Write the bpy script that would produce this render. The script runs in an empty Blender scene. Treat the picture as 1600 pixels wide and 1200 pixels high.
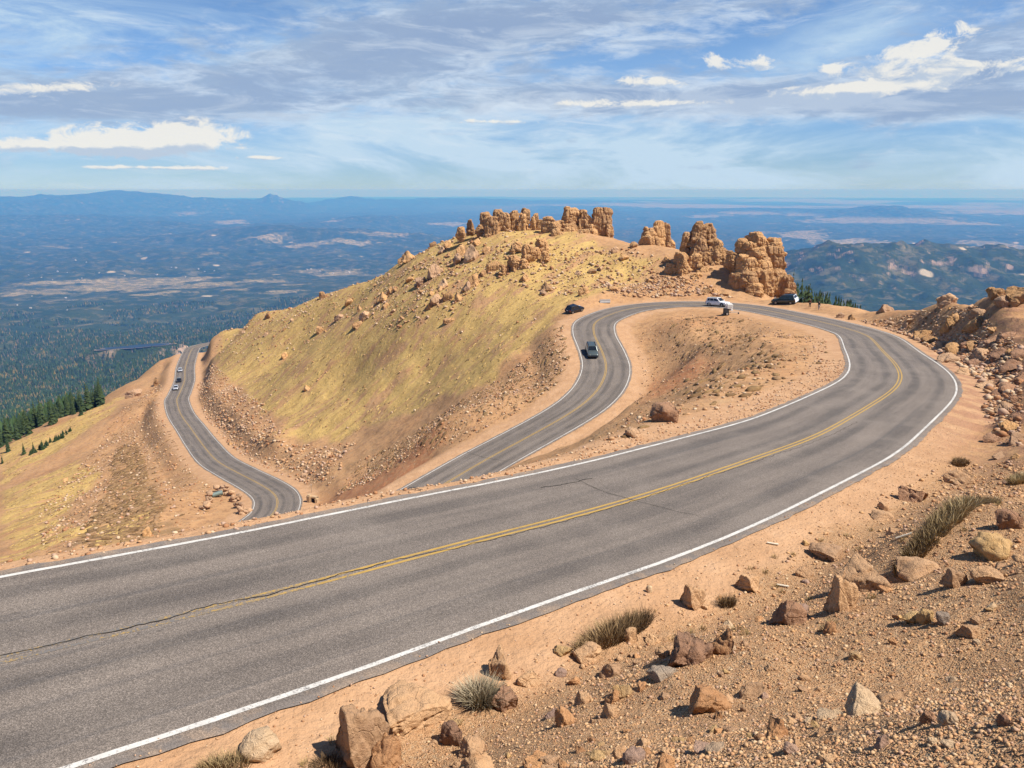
import bpy, bmesh, math, random
import numpy as np
from mathutils import Vector, Matrix
random.seed(11)
rng = np.random.default_rng(11)
scene = bpy.context.scene
COL = scene.collection
R = math.radians

# ------------------------------------------------------------------ camera (a phone lens, pitched down)
F = 1202.0
PITCH = math.atan(303 / 1202.0)
SP, CP = math.sin(PITCH), math.cos(PITCH)
def proj(P):
    P = np.asarray(P, float)
    d = P[..., 1] * CP - P[..., 2] * SP
    up = P[..., 1] * SP + P[..., 2] * CP
    d = np.where(np.abs(d) < 1e-6, 1e-6, d)
    return np.stack([800 + F * P[..., 0] / d, 600 - F * up / d], -1)
def ray(u, v):
    return np.array([(u - 800), F * CP - (v - 600) * SP, -(F * SP + (v - 600) * CP)])
def atY(u, v, Y):
    r = ray(u, v)
    return r * (Y / r[1])

cam_d = bpy.data.cameras.new('camera')
cam_d.sensor_width = 36.0
cam_d.lens = F * 36.0 / 1600.0
cam_d.clip_start = 0.1
cam_d.clip_end = 400000.0
cam = bpy.data.objects.new('camera', cam_d)
COL.objects.link(cam)
cam.location = (0, 0, 0)
cam.rotation_euler = (math.pi / 2 - PITCH, 0, 0)
scene.camera = cam

# ------------------------------------------------------------------ numpy noise
_perm = np.random.default_rng(3).permutation(1024)
_gang = np.random.default_rng(4).random(1024) * 2 * np.pi
_gx, _gy = np.cos(_gang), np.sin(_gang)
def perlin(x, y, seed=0):
    x = np.asarray(x, float); y = np.asarray(y, float)
    xi = np.floor(x).astype(np.int64); yi = np.floor(y).astype(np.int64)
    xf = x - xi; yf = y - yi
    def g(ix, iy, fx, fy):
        h = _perm[(_perm[(ix + seed * 37) & 1023] + iy) & 1023]
        return _gx[h] * fx + _gy[h] * fy
    ux = xf * xf * xf * (xf * (xf * 6 - 15) + 10); uy = yf * yf * yf * (yf * (yf * 6 - 15) + 10)
    a = g(xi, yi, xf, yf); b = g(xi + 1, yi, xf - 1, yf)
    c = g(xi, yi + 1, xf, yf - 1); d = g(xi + 1, yi + 1, xf - 1, yf - 1)
    return ((a + (b - a) * ux) * (1 - uy) + (c + (d - c) * ux) * uy) * 1.5
def fbm(x, y, octaves=4, seed=0, gain=0.5):
    s = 0; a = 1.0; t = 0
    for o in range(octaves):
        s = s + a * perlin(x * 2 ** o + 13.7 * o, y * 2 ** o - 7.1 * o, seed + o); t += a; a *= gain
    return s / t
def ridged(x, y, octaves=4, seed=0):
    s = 0; a = 1.0; t = 0
    for o in range(octaves):
        n = 1 - np.abs(perlin(x * 2 ** o + 5.3 * o, y * 2 ** o + 3.1 * o, seed + o)) * 1.6
        s = s + a * n; t += a; a *= 0.5
    return s / t
def sstep(x, a, b):
    t = np.clip((np.asarray(x, float) - a) / (b - a), 0, 1)
    return t * t * (3 - 2 * t)

# ------------------------------------------------------------------ the road centre line
KA = [[-9.7,12.8,-8.6],[-6.9,15.0,-8.8],[-5.6,16.1,-9.1],[-3.9,17.7,-9.4],[-1.8,19.6,-9.7],[0,21.1,-9.9],[2.1,22.9,-10.1],[4.5,25.1,-10.3],[7.5,28.3,-10.8],[11.5,32.8,-11.5],[15.3,37.2,-12.2],[18.7,41.8,-12.8],[23.0,47.7,-13.6],[26.7,52.7,-14.0],[29.3,56.6,-14.3],[32.0,61.6,-14.7],[35.1,68.7,-15.4],[40.7,82.6,-17.2],[48.5,102.5,-19.4],[50.9,112.7,-20.3],[51.5,125.2,-21.2],[49.5,140.3,-22.0],[45.6,151.9,-22.4],[39.7,158.1,-22.8],[32.2,160.2,-23.2],[24.8,158.4,-23.7],[21.1,155.3,-24.1],[17.6,150.9,-24.6],[15.9,147.9,-24.9],[15.2,140.2,-26.0],[15.6,134.6,-26.8],[15.8,127.3,-28.0],[15.6,123.7,-28.5],[14.5,118.6,-29.3],[13.0,114.4,-30.0],[10.5,109.8,-30.8],[6.9,105.5,-31.7],[2.2,100.9,-32.9],[-3.3,95.8,-34.4],[-7.7,91.1,-35.5]]
HID = [[-15.5,82,-37.4],[-26,69,-39.6],[-37.5,57,-42],[-49,55,-44.2],[-58,65,-46.4],[-56.5,80,-48.6],[-48,97,-50.6],[-42,108,-51.8]]
KB = [[-178.3,427.0,-85.9],[-175.5,413.2,-84.8],[-153.4,352.7,-80.2],[-136.7,311.8,-76.9],[-124.5,278.1,-74.1],[-120.3,266.2,-73.1],[-107.6,239.9,-70.5],[-94.1,215.6,-67.9],[-81.4,192.3,-64.9],[-69.5,171.0,-61.6],[-59.4,156.1,-58.9],[-51.2,144.5,-56.7],[-45.0,134.9,-54.8],[-41.9,128.3,-53.7],[-40.2,121.5,-52.8],[-40.1,118.3,-52.4]]
PRE = [[-58,-34,-2.0],[-40,-15,-4.6],[-24,0.5,-6.8]]
POST = [[-176,446,-87.5],[-160,470,-89.5],[-130,480,-92]]
def smooth_path(K, step=0.5, sig=2.2, sigz=7.0):
    K = np.array(K, float); m = len(K)
    n = 40 * m
    t = np.linspace(0, m - 1, n); i = np.clip(t.astype(int), 0, m - 2); u = (t - i)[:, None]
    g = lambda j: K[np.clip(j, 0, m - 1)]
    p0, p1, p2, p3 = g(i - 1), g(i), g(i + 1), g(i + 2)
    C = .5 * ((2 * p1) + (p2 - p0) * u + (2 * p0 - 5 * p1 + 4 * p2 - p3) * u * u + (3 * p1 - 3 * p2 + p3 - p0) * u ** 3)
    def resamp(C):
        s = np.r_[0, np.cumsum(np.linalg.norm(np.diff(C[:, :2], axis=0), axis=1))]
        q = np.arange(0, s[-1], step)
        return np.stack([np.interp(q, s, C[:, k]) for k in range(3)], 1)
    C = resamp(C)
    def gauss(a, sig):
        k = np.arange(-int(3 * sig / step), int(3 * sig / step) + 1) * step
        w = np.exp(-k * k / (2 * sig * sig)); w /= w.sum()
        p = len(k) // 2
        a2 = np.r_[2 * a[0] - a[p:0:-1], a, 2 * a[-1] - a[-2:-p - 2:-1]]
        return np.convolve(a2, w, 'valid')
    C = np.stack([gauss(C[:, 0], sig), gauss(C[:, 1], sig), gauss(C[:, 2], sigz)], 1)
    return resamp(C)
ROAD = smooth_path(PRE + KA + HID + KB[::-1] + POST)
RT = np.gradient(ROAD[:, :2], axis=0); RT /= np.linalg.norm(RT, axis=1, keepdims=True)
RN = np.stack([-RT[:, 1], RT[:, 0]], 1)          # left of travel
RG = np.gradient(ROAD[:, 2]) / 0.5
RS = np.arange(len(ROAD)) * 0.5
HALF = 4.28                                        # asphalt half width
LINE = 3.9                                         # edge line offset
def road_near(x, y):
    """signed lateral offset, along-road station and road height at the nearest centre line point"""
    x = np.asarray(x, float).ravel(); y = np.asarray(y, float).ravel()
    lat = np.full(x.shape, 1e3); zz = np.zeros(x.shape); ss = np.zeros(x.shape)
    sub = np.arange(0, len(ROAD), 8)
    B = 40000
    for a in range(0, len(x), B):
        px, py = x[a:a + B], y[a:a + B]
        d2 = (px[:, None] - ROAD[sub, 0]) ** 2 + (py[:, None] - ROAD[sub, 1]) ** 2
        j = d2.argmin(1); dm = d2[np.arange(len(px)), j]
        m = np.where(dm < 30 ** 2)[0]
        if len(m) == 0: continue
        c0 = sub[j[m]]
        idx = np.clip(c0[:, None] + np.arange(-8, 9)[None], 0, len(ROAD) - 1)
        e2 = (px[m, None] - ROAD[idx, 0]) ** 2 + (py[m, None] - ROAD[idx, 1]) ** 2
        k = idx[np.arange(len(m)), e2.argmin(1)]
        dx = px[m] - ROAD[k, 0]; dy = py[m] - ROAD[k, 1]
        al = np.clip(dx * RT[k, 0] + dy * RT[k, 1], -.5, .5)
        la = dx * RN[k, 0] + dy * RN[k, 1]
        far = np.sqrt(dx * dx + dy * dy)
        la = np.where(np.abs(la) > 0.1, np.sign(la), 1) * np.where(far > np.abs(la) + .6, far, np.abs(la))
        lat[a + m] = la; zz[a + m] = ROAD[k, 2] + al * RG[k]; ss[a + m] = RS[k] + al
    return lat, ss, zz

# ------------------------------------------------------------------ lie of the land
CP_ = []
def c(u, v, Y, dz=0):
    p = atY(u, v, Y); CP_.append((p[0], p[1], p[2] + dz))
def w(x, y, z): CP_.append((x, y, z))
for k in range(0, len(ROAD), 16):
    CP_.append(tuple(ROAD[k]))
_i0 = int(np.argmin((ROAD[:, 0] - 4) ** 2 + (ROAD[:, 1] - 24.6) ** 2))       # where the far verge stops being a brink
_i1 = int(np.argmin((ROAD[:, 0] - 23) ** 2 + (ROAD[:, 1] - 47.7) ** 2))
for k in range(20, _i0, 12):
    for d, h in ((7.5, 2.6), (13, 6.0)):
        CP_.append((ROAD[k, 0] + RN[k, 0] * d, ROAD[k, 1] + RN[k, 1] * d, ROAD[k, 2] - h))
for k in range(_i0, _i1, 10):
    f_ = (k - _i0) / (_i1 - _i0)
    CP_.append((ROAD[k, 0] + RN[k, 0] * 8, ROAD[k, 1] + RN[k, 1] * 8, ROAD[k, 2] - 2.4 * (1 - f_) - .2))
_i2 = int(np.argmin((ROAD[:, 0] + 7.7) ** 2 + (ROAD[:, 1] - 91.1) ** 2))
for k in range(30, _i1 - 4, 10):                       # toe of the near bank and the even slope above it
    for e_, h in ((2.3, -.15), (4.2, .85), (6.5, 2.1), (9.0, 3.5)):
        q_ = (ROAD[k, 0] - RN[k, 0] * (4.55 + e_), ROAD[k, 1] - RN[k, 1] * (4.55 + e_))
        if math.hypot(*q_) > 7: CP_.append((*q_, ROAD[k, 2] + h * min(1.0, .62 + .02 * max(0, 18 - q_[0]))))
# crest of the spur, and the ground falling away behind it
CREST = [(345,518,372),(400,491,340),(480,468,310),(540,446,290),(620,412,268),(680,382,252),(740,362,244),(800,356,240),(870,358,232),(960,374,222),(1000,382,214),(1060,392,203),(1140,408,192),(1220,440,178)]
for u, v, Y in CREST:
    c(u, v, Y); c(u, v, Y * 1.12, -6); c(u, v, Y * 1.45, -40)
# left slope below the lowest road and its outer edge
for u, v, Y in [(0,697,280),(60,668,300),(130,641,320),(200,601,345),(250,563,385),(275,549,412)]:
    c(u, v, Y); c(u, v, Y * 1.15, -5); c(u, v, Y * 1.6, -22)
for q in [(0,800,170),(0,870,110),(150,850,100),(200,750,170),(300,775,133),(100,780,175),(150,700,240),(230,650,265),(60,750,215),(250,610,280)]: c(*q)
# grass flank of the spur
for q in [(800,560,142),(700,650,112),(600,730,116),(520,768,128),(560,750,130),(560,700,150),(450,700,167),(400,622,222),(550,600,195),(700,560,170),(650,480,202),(500,540,228),(800,450,190),(900,432,190),(880,470,164),(1000,440,184),(350,560,345),(450,560,266),(600,540,198),(560,480,262),(1100,440,176),(1180,455,169),(400,690,170),(480,740,139)]: c(*q)
# infield between the upper bend and the middle road
for q in [(1250,560,70),(1100,600,64),(1200,540,88),(1100,540,108),(1050,620,80),(1012,600,111),(1100,500,138),(1250,520,94),(950,680,72),(880,702,76),(1000,680,35),(1030,530,130)]: c(*q)
# hidden fill below the near road
for q in [(-12,32,-16),(-20,28,-16),(-5,45,-22),(-18,48,-26),(-32,35,-24),(-60,40,-34),(-85,60,-48),(-50,10,-18),(-80,-10,-22),(-40,72,-44),(-44,85,-47),(-20,100,-43),(-28,92,-44.5)]: w(*q)
# near bank and the hill on the right
for q in [(800,1050,12.5),(800,1200,5.6),(1200,900,13.5),(1600,1000,6.5),(1600,1200,3),(1600,800,13),(1400,800,18.5),(1600,700,20),(1500,735,25),(1560,650,42),(1600,600,45),(1600,520,55),(1550,560,60),(1560,455,88),(1520,460,95),(1480,467,105),(1440,476,115),(1400,484,125),(1360,491,138),(1480,530,81),(1000,1000,11.5)]: c(*q)
for u, v, Y in [(1600,449,80),(1520,460,95),(1440,476,115),(1380,488,132)]:
    p = atY(u, v, Y); w(p[0] * 1.14, p[1] * 1.14, p[2] * 1.14 - 2.0); w(p[0] * 1.35, p[1] * 1.35, p[2] * 1.35 - 12)
for q in [(0,0,-1.65),(3,-3,-.2),(-3,3,-3.6),(8,2,1),(12,8,-1.2),(20,16,-3),(30,30,-5.5),(40,45,-6.5),(-6,-6,-1.0),(0,-12,4),(-20,-22,2),(30,-10,9),(60,30,2),(60,60,-8),(82,128,-36),(92,160,-62),(66,168,-38),(72,190,-55),(120,100,-45),(58,150,-21.9),(57,160,-22.7),(52,168,-23.0),(61,143,-21.7),(58,134,-21.3),(62,149,-22.0),(59,125,-21.0),(70,154,-27)]: w(*q)
for q in [(-300,330,-140),(-420,300,-170),(-330,500,-165),(-260,560,-160),(-100,560,-150),(0,500,-150),(100,420,-140),(150,300,-120),(-200,0,-60),(-200,150,-110),(-300,100,-130),(200,200,-120),(-100,-80,0),(100,-80,30)]: w(*q)
CPT = np.array(CP_)
def _rbf_grid():
    gx = np.arange(-460, 301, 2.0); gy = np.arange(-120, 661, 2.0)
    P = CPT[:, :2]; c2 = 9.0
    d = np.sqrt(((P[:, None] - P[None]) ** 2).sum(-1) + c2)
    n = len(P)
    A = np.zeros((n + 3, n + 3)); A[:n, :n] = d - np.eye(n) * 0.6
    A[:n, n] = 1; A[:n, n + 1:] = P / 100; A[n:, :n] = A[:n, n:].T
    sol = np.linalg.solve(A, np.r_[CPT[:, 2], 0, 0, 0])
    X, Y = np.meshgrid(gx, gy); Q = np.stack([X.ravel(), Y.ravel()], 1)
    out = np.empty(len(Q))
    for a in range(0, len(Q), 20000):
        q = Q[a:a + 20000]
        k = np.sqrt((q[:, 0:1] - P[:, 0]) ** 2 + (q[:, 1:2] - P[:, 1]) ** 2 + c2)
        out[a:a + 20000] = k @ sol[:n] + sol[n] + q[:, 0] / 100 * sol[n + 1] + q[:, 1] / 100 * sol[n + 2]
    return gx, gy, out.reshape(X.shape)
GX, GY, GZ = _rbf_grid()
def rbf(x, y):
    fx = np.clip((x - GX[0]) / 2.0, 1, len(GX) - 3.001); fy = np.clip((y - GY[0]) / 2.0, 1, len(GY) - 3.001)
    ix = fx.astype(int); iy = fy.astype(int); u = fx - ix; v = fy - iy
    def cr(p0, p1, p2, p3, t):
        return .5 * (2 * p1 + (p2 - p0) * t + (2 * p0 - 5 * p1 + 4 * p2 - p3) * t * t + (3 * p1 - 3 * p2 + p3 - p0) * t ** 3)
    rows = [cr(GZ[iy + k, ix - 1], GZ[iy + k, ix], GZ[iy + k, ix + 1], GZ[iy + k, ix + 2], u) for k in (-1, 0, 1, 2)]
    return cr(*rows, v)

# far country: profile by distance, ridges by noise, and the hills one can pick out
_pr = np.log(np.array([200, 600, 1080, 1800, 2600, 4100, 5800, 9000, 14000, 26000, 45000, 60000, 90000.]))
_pz = np.array([-90, -190, -320, -450, -590, -760, -850, -960, -980, -930, -800, -735, -700.])
HILLS = []   # x, y, height, radius along view, radius across
def hill(u, r, h, rl, rw, rot=0.0):
    az = math.atan((u - 800) / 1240.0); HILLS.append((r * math.sin(az), r * math.cos(az), h, rl, rw, az + rot))
hill(1390, 29000, 330, 2400, 1500); hill(1180, 33000, 150, 2500, 2200); hill(1330, 31000, 130, 2500, 2500); hill(1470, 36000, 90, 2500, 3500)
hill(1560, 7900, 210, 1300, 1500); hill(1430, 7400, 150, 1200, 700, .5); hill(1300, 6800, 110, 1100, 600, -.4); hill(1480, 9500, 150, 1500, 2600)
hill(1240, 7500, 100, 1300, 600); hill(1700, 6900, 170, 1500, 1300)
hill(575, 24000, 200, 1900, 1000); hill(425, 36000, 330, 1900, 480); hill(400, 36500, 250, 1900, 1700); hill(465, 36500, 220, 1900, 700)
hill(545, 42000, 330, 3000, 1500); hill(640, 43000, 250, 3000, 4500)
hill(440, 17000, 190, 1500, 1600); hill(560, 16500, 150, 1500, 1500); hill(360, 21000, 120, 1600, 3000)
hill(60, 34000, 360, 3600, 4200); hill(-60, 33000, 420, 3600, 3600); hill(190, 36000, 340, 3000, 3200); hill(300, 35000, 270, 3000, 2600); hill(20, 25000, 170, 2000, 2400); hill(120, 24500, 110, 2000, 2200)
hill(800, 44000, 220, 3500, 5000); hill(960, 46000, 120, 4000, 4000)
LAKE = (3650.0, math.atan(-585 / 1180.0), 34.0, 150.0, -.2005 * 3650 * math.cos(math.atan(-585 / 1180.0)))     # range, bearing, half depth, half width, level
def h_far(x, y):
    r = np.sqrt(x * x + y * y); az = np.arctan2(x, y)
    z = np.interp(np.log(np.maximum(r, 200)), _pr, _pz)
    flat = np.exp(-((r - 8600) / 2600) ** 2) * sstep(-az, -.05, .1)
    amp = np.interp(r, [600, 1500, 4000, 9000, 20000, 45000, 80000], [6, 24, 80, 150, 140, 90, 30]) * (1 - .75 * flat) * (1 - .55 * sstep(r, 14000, 26000) * sstep(az, .1, .25))
    n = ridged(x / 5200, y / 5200, 5, 21) - .62
    n2 = ridged(x / 1500, y / 1500, 5, 51) - .62
    z = z + amp * (n * 1.6 * sstep(r, 2500, 7000) + n2 * np.interp(r, [600, 3000, 9000, 20000], [.6, 1.2, 1.2, .4]) + (ridged(x / 520, y / 520, 4, 57) - .62) * np.interp(r, [600, 3000, 9000, 16000], [.15, .45, .4, 0]))
    z = z + (fbm(x / 15000, y / 15000, 3, 77)) * np.interp(r, [6000, 20000, 50000], [0, 130, 110]) * (1 - .7 * sstep(az, .1, .25))
    for hx, hy, hh, rl, rw, a in HILLS:
        dx = x - hx; dy = y - hy
        l = (dx * math.sin(a) + dy * math.cos(a)) / rl; q = (dx * math.cos(a) - dy * math.sin(a)) / rw
        g = np.exp(-.5 * (l * l + q * q) * 1.6)
        z = z + hh * g * (1 + .55 * (ridged(x / (rw * .9), y / (rw * .9), 4, 31) - .62))
    l = np.sqrt(((r - LAKE[0]) / LAKE[2]) ** 2 + ((az - LAKE[1]) * LAKE[0] / LAKE[3]) ** 2)
    k = 1 - sstep(l, 1.0, 2.2)
    return z * (1 - k) + LAKE[4] * k
def height(x, y):
    sh = np.shape(x); x = np.asarray(x, float).ravel(); y = np.asarray(y, float).ravel()
    r = np.sqrt(x * x + y * y)
    k = sstep(r, 430, 600)
    hn = rbf(x, y)
    hf = np.where(r > 400, h_far(x, y), hn) if np.any(r > 400) else hn
    lat, ss, zr = road_near(x, y)
    e = np.abs(lat) - HALF
    # rough hillside: gullies and hummocks, kept off the road and its verges
    rough = fbm(x / 26, y / 26, 4, 5) * 2.0 + fbm(x / 6.0, y / 6.0, 4, 9) * .42
    near = sstep(r, 18, 70)
    fine = fbm(x / 1.3, y / 1.3, 4, 13) * .13 * (1 - .5 * near) + fbm(x / 4.5, y / 4.5, 3, 15) * .22 * (1 - near)
    bank = (ridged(x / 3.4 + y / 9., y / 7. - x / 12., 4, 17) - .6) * 1.0 * sstep(x - .15 * y, 10, 20) * (1 - sstep(y, 85, 110)) * sstep(y, 22, 34)
    away = sstep(e, 2.2, 9.0)
    hn = hn + away * (rough * near + bank) + sstep(e, 1.2, 4) * fine + sstep(e, .1, .8) * fbm(x / .55, y / .55, 3, 19) * .03
    brink = np.where((lat > 0) & (lat < 500), 1 - sstep(ss, RS[_i0] - 4, RS[_i0] + 22), 0.0)
    lip = brink * (.45 + .25 * perlin(ss / 4, 0 * ss, 8)) + (1 - brink) * (1.8 + .5 * perlin(ss / 9, 0 * ss, 8))
    zs = zr - .035 - np.clip(e, 0, 3) * .05 - .09 * sstep(-e, .12, .5)
    m = sstep(e, lip, lip + brink * 2.2 + (1 - brink) * np.where((lat > 0) & (ss < RS[_i2]), 10.0, np.where((lat < 0) & (ss < RS[_i1]), 2.6, 6.0)))
    z = zs * (1 - m) + hn * m
    z = np.where(np.abs(lat) > 500, hn, z)
    z = z * (1 - k) + hf * k
    return z.reshape(sh)
_T = np.geomspace(1.5, 590, 420)
def hit(u, v):
    """the point of the hillside seen at a pixel of the photograph (x, y, z)"""
    d = ray(u, v); d = d / np.linalg.norm(d)
    P = d[None] * _T[:, None]
    h = height(P[:, 0], P[:, 1])
    b = np.where(P[:, 2] < h)[0]
    if len(b) == 0: return None
    i = max(b[0], 1)
    T2 = np.linspace(_T[i - 1], _T[i], 24); P = d[None] * T2[:, None]; h = height(P[:, 0], P[:, 1]); i = max(np.where(P[:, 2] < h)[0][0], 1)
    g0 = P[i - 1, 2] - h[i - 1]; g1 = P[i, 2] - h[i]
    p = P[i - 1] + (P[i] - P[i - 1]) * (g0 / (g0 - g1 + 1e-12))
    return p
def gz(x, y): return float(height(np.array([x]), np.array([y]))[0])
def slope_n(x, y, e=.4):
    h = height(np.array([x - e, x + e, x, x]), np.array([y, y, y - e, y + e]))
    return Vector((-(h[1] - h[0]) / (2 * e), -(h[3] - h[2]) / (2 * e), 1)).normalized()

# ------------------------------------------------------------------ object helpers
def tag(o, label=None, cat=None, group=None, kind=None):
    if label: o['label'] = label
    if cat: o['category'] = cat
    if group: o['group'] = group
    if kind: o['kind'] = kind
    return o
def empty(name, loc, rz=0.0, scale=1.0):
    o = bpy.data.objects.new(name, None); o.empty_display_size = .3; COL.objects.link(o)
    o.location = loc; o.rotation_euler = (0, 0, rz); o.scale = (scale,) * 3
    return o
def link(name, me, mats=None, parent=None, smooth=False):
    o = bpy.data.objects.new(name, me); COL.objects.link(o)
    if mats is not None and len(me.materials) == 0:
        for m in (mats if isinstance(mats, (list, tuple)) else [mats]): me.materials.append(m)
    if parent is not None: o.parent = parent
    if smooth: me.polygons.foreach_set('use_smooth', [True] * len(me.polygons))
    return o
def np_mesh(name, V, Fc, smooth=False):
    """mesh from vertex array and an (n,3) or (n,4) face array"""
    V = np.asarray(V, np.float32); Fc = np.asarray(Fc, np.int32); k = Fc.shape[1]
    me = bpy.data.meshes.new(name)
    me.vertices.add(len(V)); me.vertices.foreach_set('co', V.ravel())
    me.loops.add(Fc.size); me.loops.foreach_set('vertex_index', Fc.ravel())
    me.polygons.add(len(Fc)); me.polygons.foreach_set('loop_start', np.arange(0, Fc.size, k, dtype=np.int32))
    try: me.polygons.foreach_set('loop_total', np.full(len(Fc), k, np.int32))
    except Exception: pass
    if smooth: me.polygons.foreach_set('use_smooth', np.ones(len(Fc), bool))
    me.update(calc_edges=True); me.validate()
    return me
def attr(me, name, vals, kind='FLOAT'):
    a = me.attributes.new(name, kind, 'POINT')
    if kind == 'FLOAT': a.data.foreach_set('value', np.asarray(vals, np.float32).ravel())
    else: a.data.foreach_set('color', np.asarray(vals, np.float32).ravel())
def bm_obj(name, bm, mat, parent=None, smooth=False):
    me = bpy.data.meshes.new(name); bm.to_mesh(me); bm.free()
    return link(name, me, mat, parent, smooth)

# ------------------------------------------------------------------ material helpers
class NT:
    def __init__(s, name):
        s.m = bpy.data.materials.new(name); s.m.use_nodes = True
        s.t = s.m.node_tree; s.t.nodes.clear()
        s.out = s.t.nodes.new('ShaderNodeOutputMaterial')
    def n(s, typ, **kw):
        nd = s.t.nodes.new(typ)
        for k, v in kw.items():
            if k == 'i':
                for a, b in v.items():
                    if isinstance(b, bpy.types.NodeSocket): s.t.links.new(b, nd.inputs[a])
                    else: nd.inputs[a].default_value = b
            else: setattr(nd, k, v)
        return nd
    def noise(s, scale, detail=4, rough=.55, vec=None, dist=0.0, w=None):
        nd = s.n('ShaderNodeTexNoise', i={'Scale': scale, 'Detail': detail, 'Roughness': rough, 'Distortion': dist})
        if vec is not None: s.t.links.new(vec, nd.inputs['Vector'])
        return nd.outputs['Fac']
    def voro(s, scale, vec=None, feature='F1', out='Distance', rnd=1.0):
        nd = s.n('ShaderNodeTexVoronoi', feature=feature, i={'Scale': scale, 'Randomness': rnd})
        if vec is not None: s.t.links.new(vec, nd.inputs['Vector'])
        return nd.outputs[out]
    def pos(s): return s.n('ShaderNodeNewGeometry').outputs['Position']
    def obj(s): return s.n('ShaderNodeTexCoord').outputs['Object']
    def mapping(s, vec, scale=(1, 1, 1), rot=(0, 0, 0), loc=(0, 0, 0)):
        nd = s.n('ShaderNodeMapping', i={'Vector': vec, 'Scale': scale, 'Rotation': rot, 'Location': loc})
        return nd.outputs[0]
    def attr(s, name, out='Fac'): return s.n('ShaderNodeAttribute', attribute_name=name).outputs[out]
    def math(s, op, a, b=0.0, c=0.0, clamp=False):
        nd = s.n('ShaderNodeMath', operation=op, use_clamp=clamp)
        for k, v in ((0, a), (1, b), (2, c)):
            if isinstance(v, bpy.types.NodeSocket): s.t.links.new(v, nd.inputs[k])
            else: nd.inputs[k].default_value = v
        return nd.outputs[0]
    def rng(s, v, a, b, lo=0.0, hi=1.0, smooth=True):
        nd = s.n('ShaderNodeMapRange', interpolation_type='SMOOTHSTEP' if smooth else 'LINEAR', clamp=True)
        s.t.links.new(v, nd.inputs[0])
        for k, x in ((1, a), (2, b), (3, lo), (4, hi)): nd.inputs[k].default_value = x
        return nd.outputs[0]
    def mix(s, f, a, b, mode='MIX'):
        nd = s.n('ShaderNodeMix', data_type='RGBA', blend_type=mode)
        for k, v in ((0, f), (6, a), (7, b)):
            if isinstance(v, bpy.types.NodeSocket): s.t.links.new(v, nd.inputs[k])
            elif k == 0: nd.inputs[0].default_value = v
            else: nd.inputs[k].default_value = (*v, 1)
        return nd.outputs[2]
    def ramp(s, v, stops):
        nd = s.n('ShaderNodeValToRGB'); s.t.links.new(v, nd.inputs[0])
        e = nd.color_ramp.elements
        while len(e) > 1: e.remove(e[-1])
        e[0].position = stops[0][0]; e[0].color = (*stops[0][1], 1)
        for p, cc in stops[1:]:
            q = e.new(p); q.color = (*cc, 1)
        return nd.outputs[0]
    def bump(s, h, dist=.02, strength=1.0, normal=None):
        nd = s.n('ShaderNodeBump', i={'Height': h, 'Distance': dist, 'Strength': strength})
        if normal is not None: s.t.links.new(normal, nd.inputs['Normal'])
        return nd.outputs[0]
    def bsdf(s, col, rough=.9, normal=None, spec=.2, metal=0.0, coat=0.0):
        b = s.n('ShaderNodeBsdfPrincipled')
        for k, v in (('Base Color', col), ('Roughness', rough), ('Specular IOR Level', spec), ('Metallic', metal), ('Coat Weight', coat)):
            if isinstance(v, bpy.types.NodeSocket): s.t.links.new(v, b.inputs[k])
            else: b.inputs[k].default_value = (*v, 1) if k == 'Base Color' else v
        if normal is not None: s.t.links.new(normal, b.inputs['Normal'])
        s.t.links.new(b.outputs[0], s.out.inputs[0])
        return s.m
def plain(name, col, rough=.6, spec=.3, metal=0.0, var=.12, scale=6.0, coat=0.0):
    t = NT(name); nz = t.noise(scale, 3, vec=t.obj())
    k = t.rng(nz, .25, .75, 1 - var, 1 + var, False)
    colr = t.mix(1.0, col, t.n('ShaderNodeCombineColor', i={0: k, 1: k, 2: k}).outputs[0], 'MULTIPLY')
    return t.bsdf(colr, rough, spec=spec, metal=metal, coat=coat)

# ------------------------------------------------------------------ zones of the hillside (world polygons)
def wpoly(pix):
    out = []
    for u, v in pix:
        p = hit(u, v)
        if p is not None and p[1] < 470: out.append((p[0], p[1]))
    return np.array(out)
def inside(x, y, poly, jit=3.0, seed=60):
    x = x + fbm(x / 9, y / 9, 4, seed) * jit * 1.6; y = y + fbm(x / 9 + 31, y / 9, 4, seed + 1) * jit * 1.6
    r = np.zeros(x.shape, bool); n = len(poly)
    for i in range(n):
        x1, y1 = poly[i]; x2, y2 = poly[(i + 1) % n]
        cnd = ((y1 > y) != (y2 > y)) & (x < (x2 - x1) * (y - y1) / (y2 - y1 + 1e-12) + x1)
        r ^= cnd
    return r
G_MAIN = wpoly([(345,590),(352,565),(420,512),(480,482),(545,458),(630,424),(690,394),(750,378),(820,372),(900,372),(962,392),(1040,400),(1000,432),(930,460),(880,490),(840,525),(800,560),(770,600),(700,622),(640,645),(570,665),(535,690),(500,683),(442,682),(438,655),(420,640),(395,625),(372,602)])
_lo = wpoly([(960, 396), (1040, 404), (1000, 432), (930, 460), (880, 490), (840, 525), (800, 560), (770, 600), (700, 622), (640, 645), (570, 665), (535, 690), (500, 683), (442, 682), (438, 655), (420, 640), (395, 625), (372, 602), (345, 590), (338, 560)])
_hi = np.array([atY(u, v, Y * 1.06)[:2] for u, v, Y in CREST if u < 900])
G_MAIN = np.concatenate([_lo, _hi])
P_CREST = np.concatenate([np.array([atY(u, v, Y * 1.05)[:2] for u, v, Y in CREST if u < 900]), np.array([atY(u, v + 22, Y * .93)[:2] for u, v, Y in CREST if u < 900])[::-1]])
G_L1 = wpoly([(2,702),(60,676),(128,648),(190,618),(170,650),(110,690),(60,720),(2,760)])
G_L2 = wpoly([(2,770),(120,720),(160,740),(90,800),(130,830),(60,862),(2,885)])
G_L3 = wpoly([(150,830),(240,800),(160,848),(80,868),(20,884)])
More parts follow.
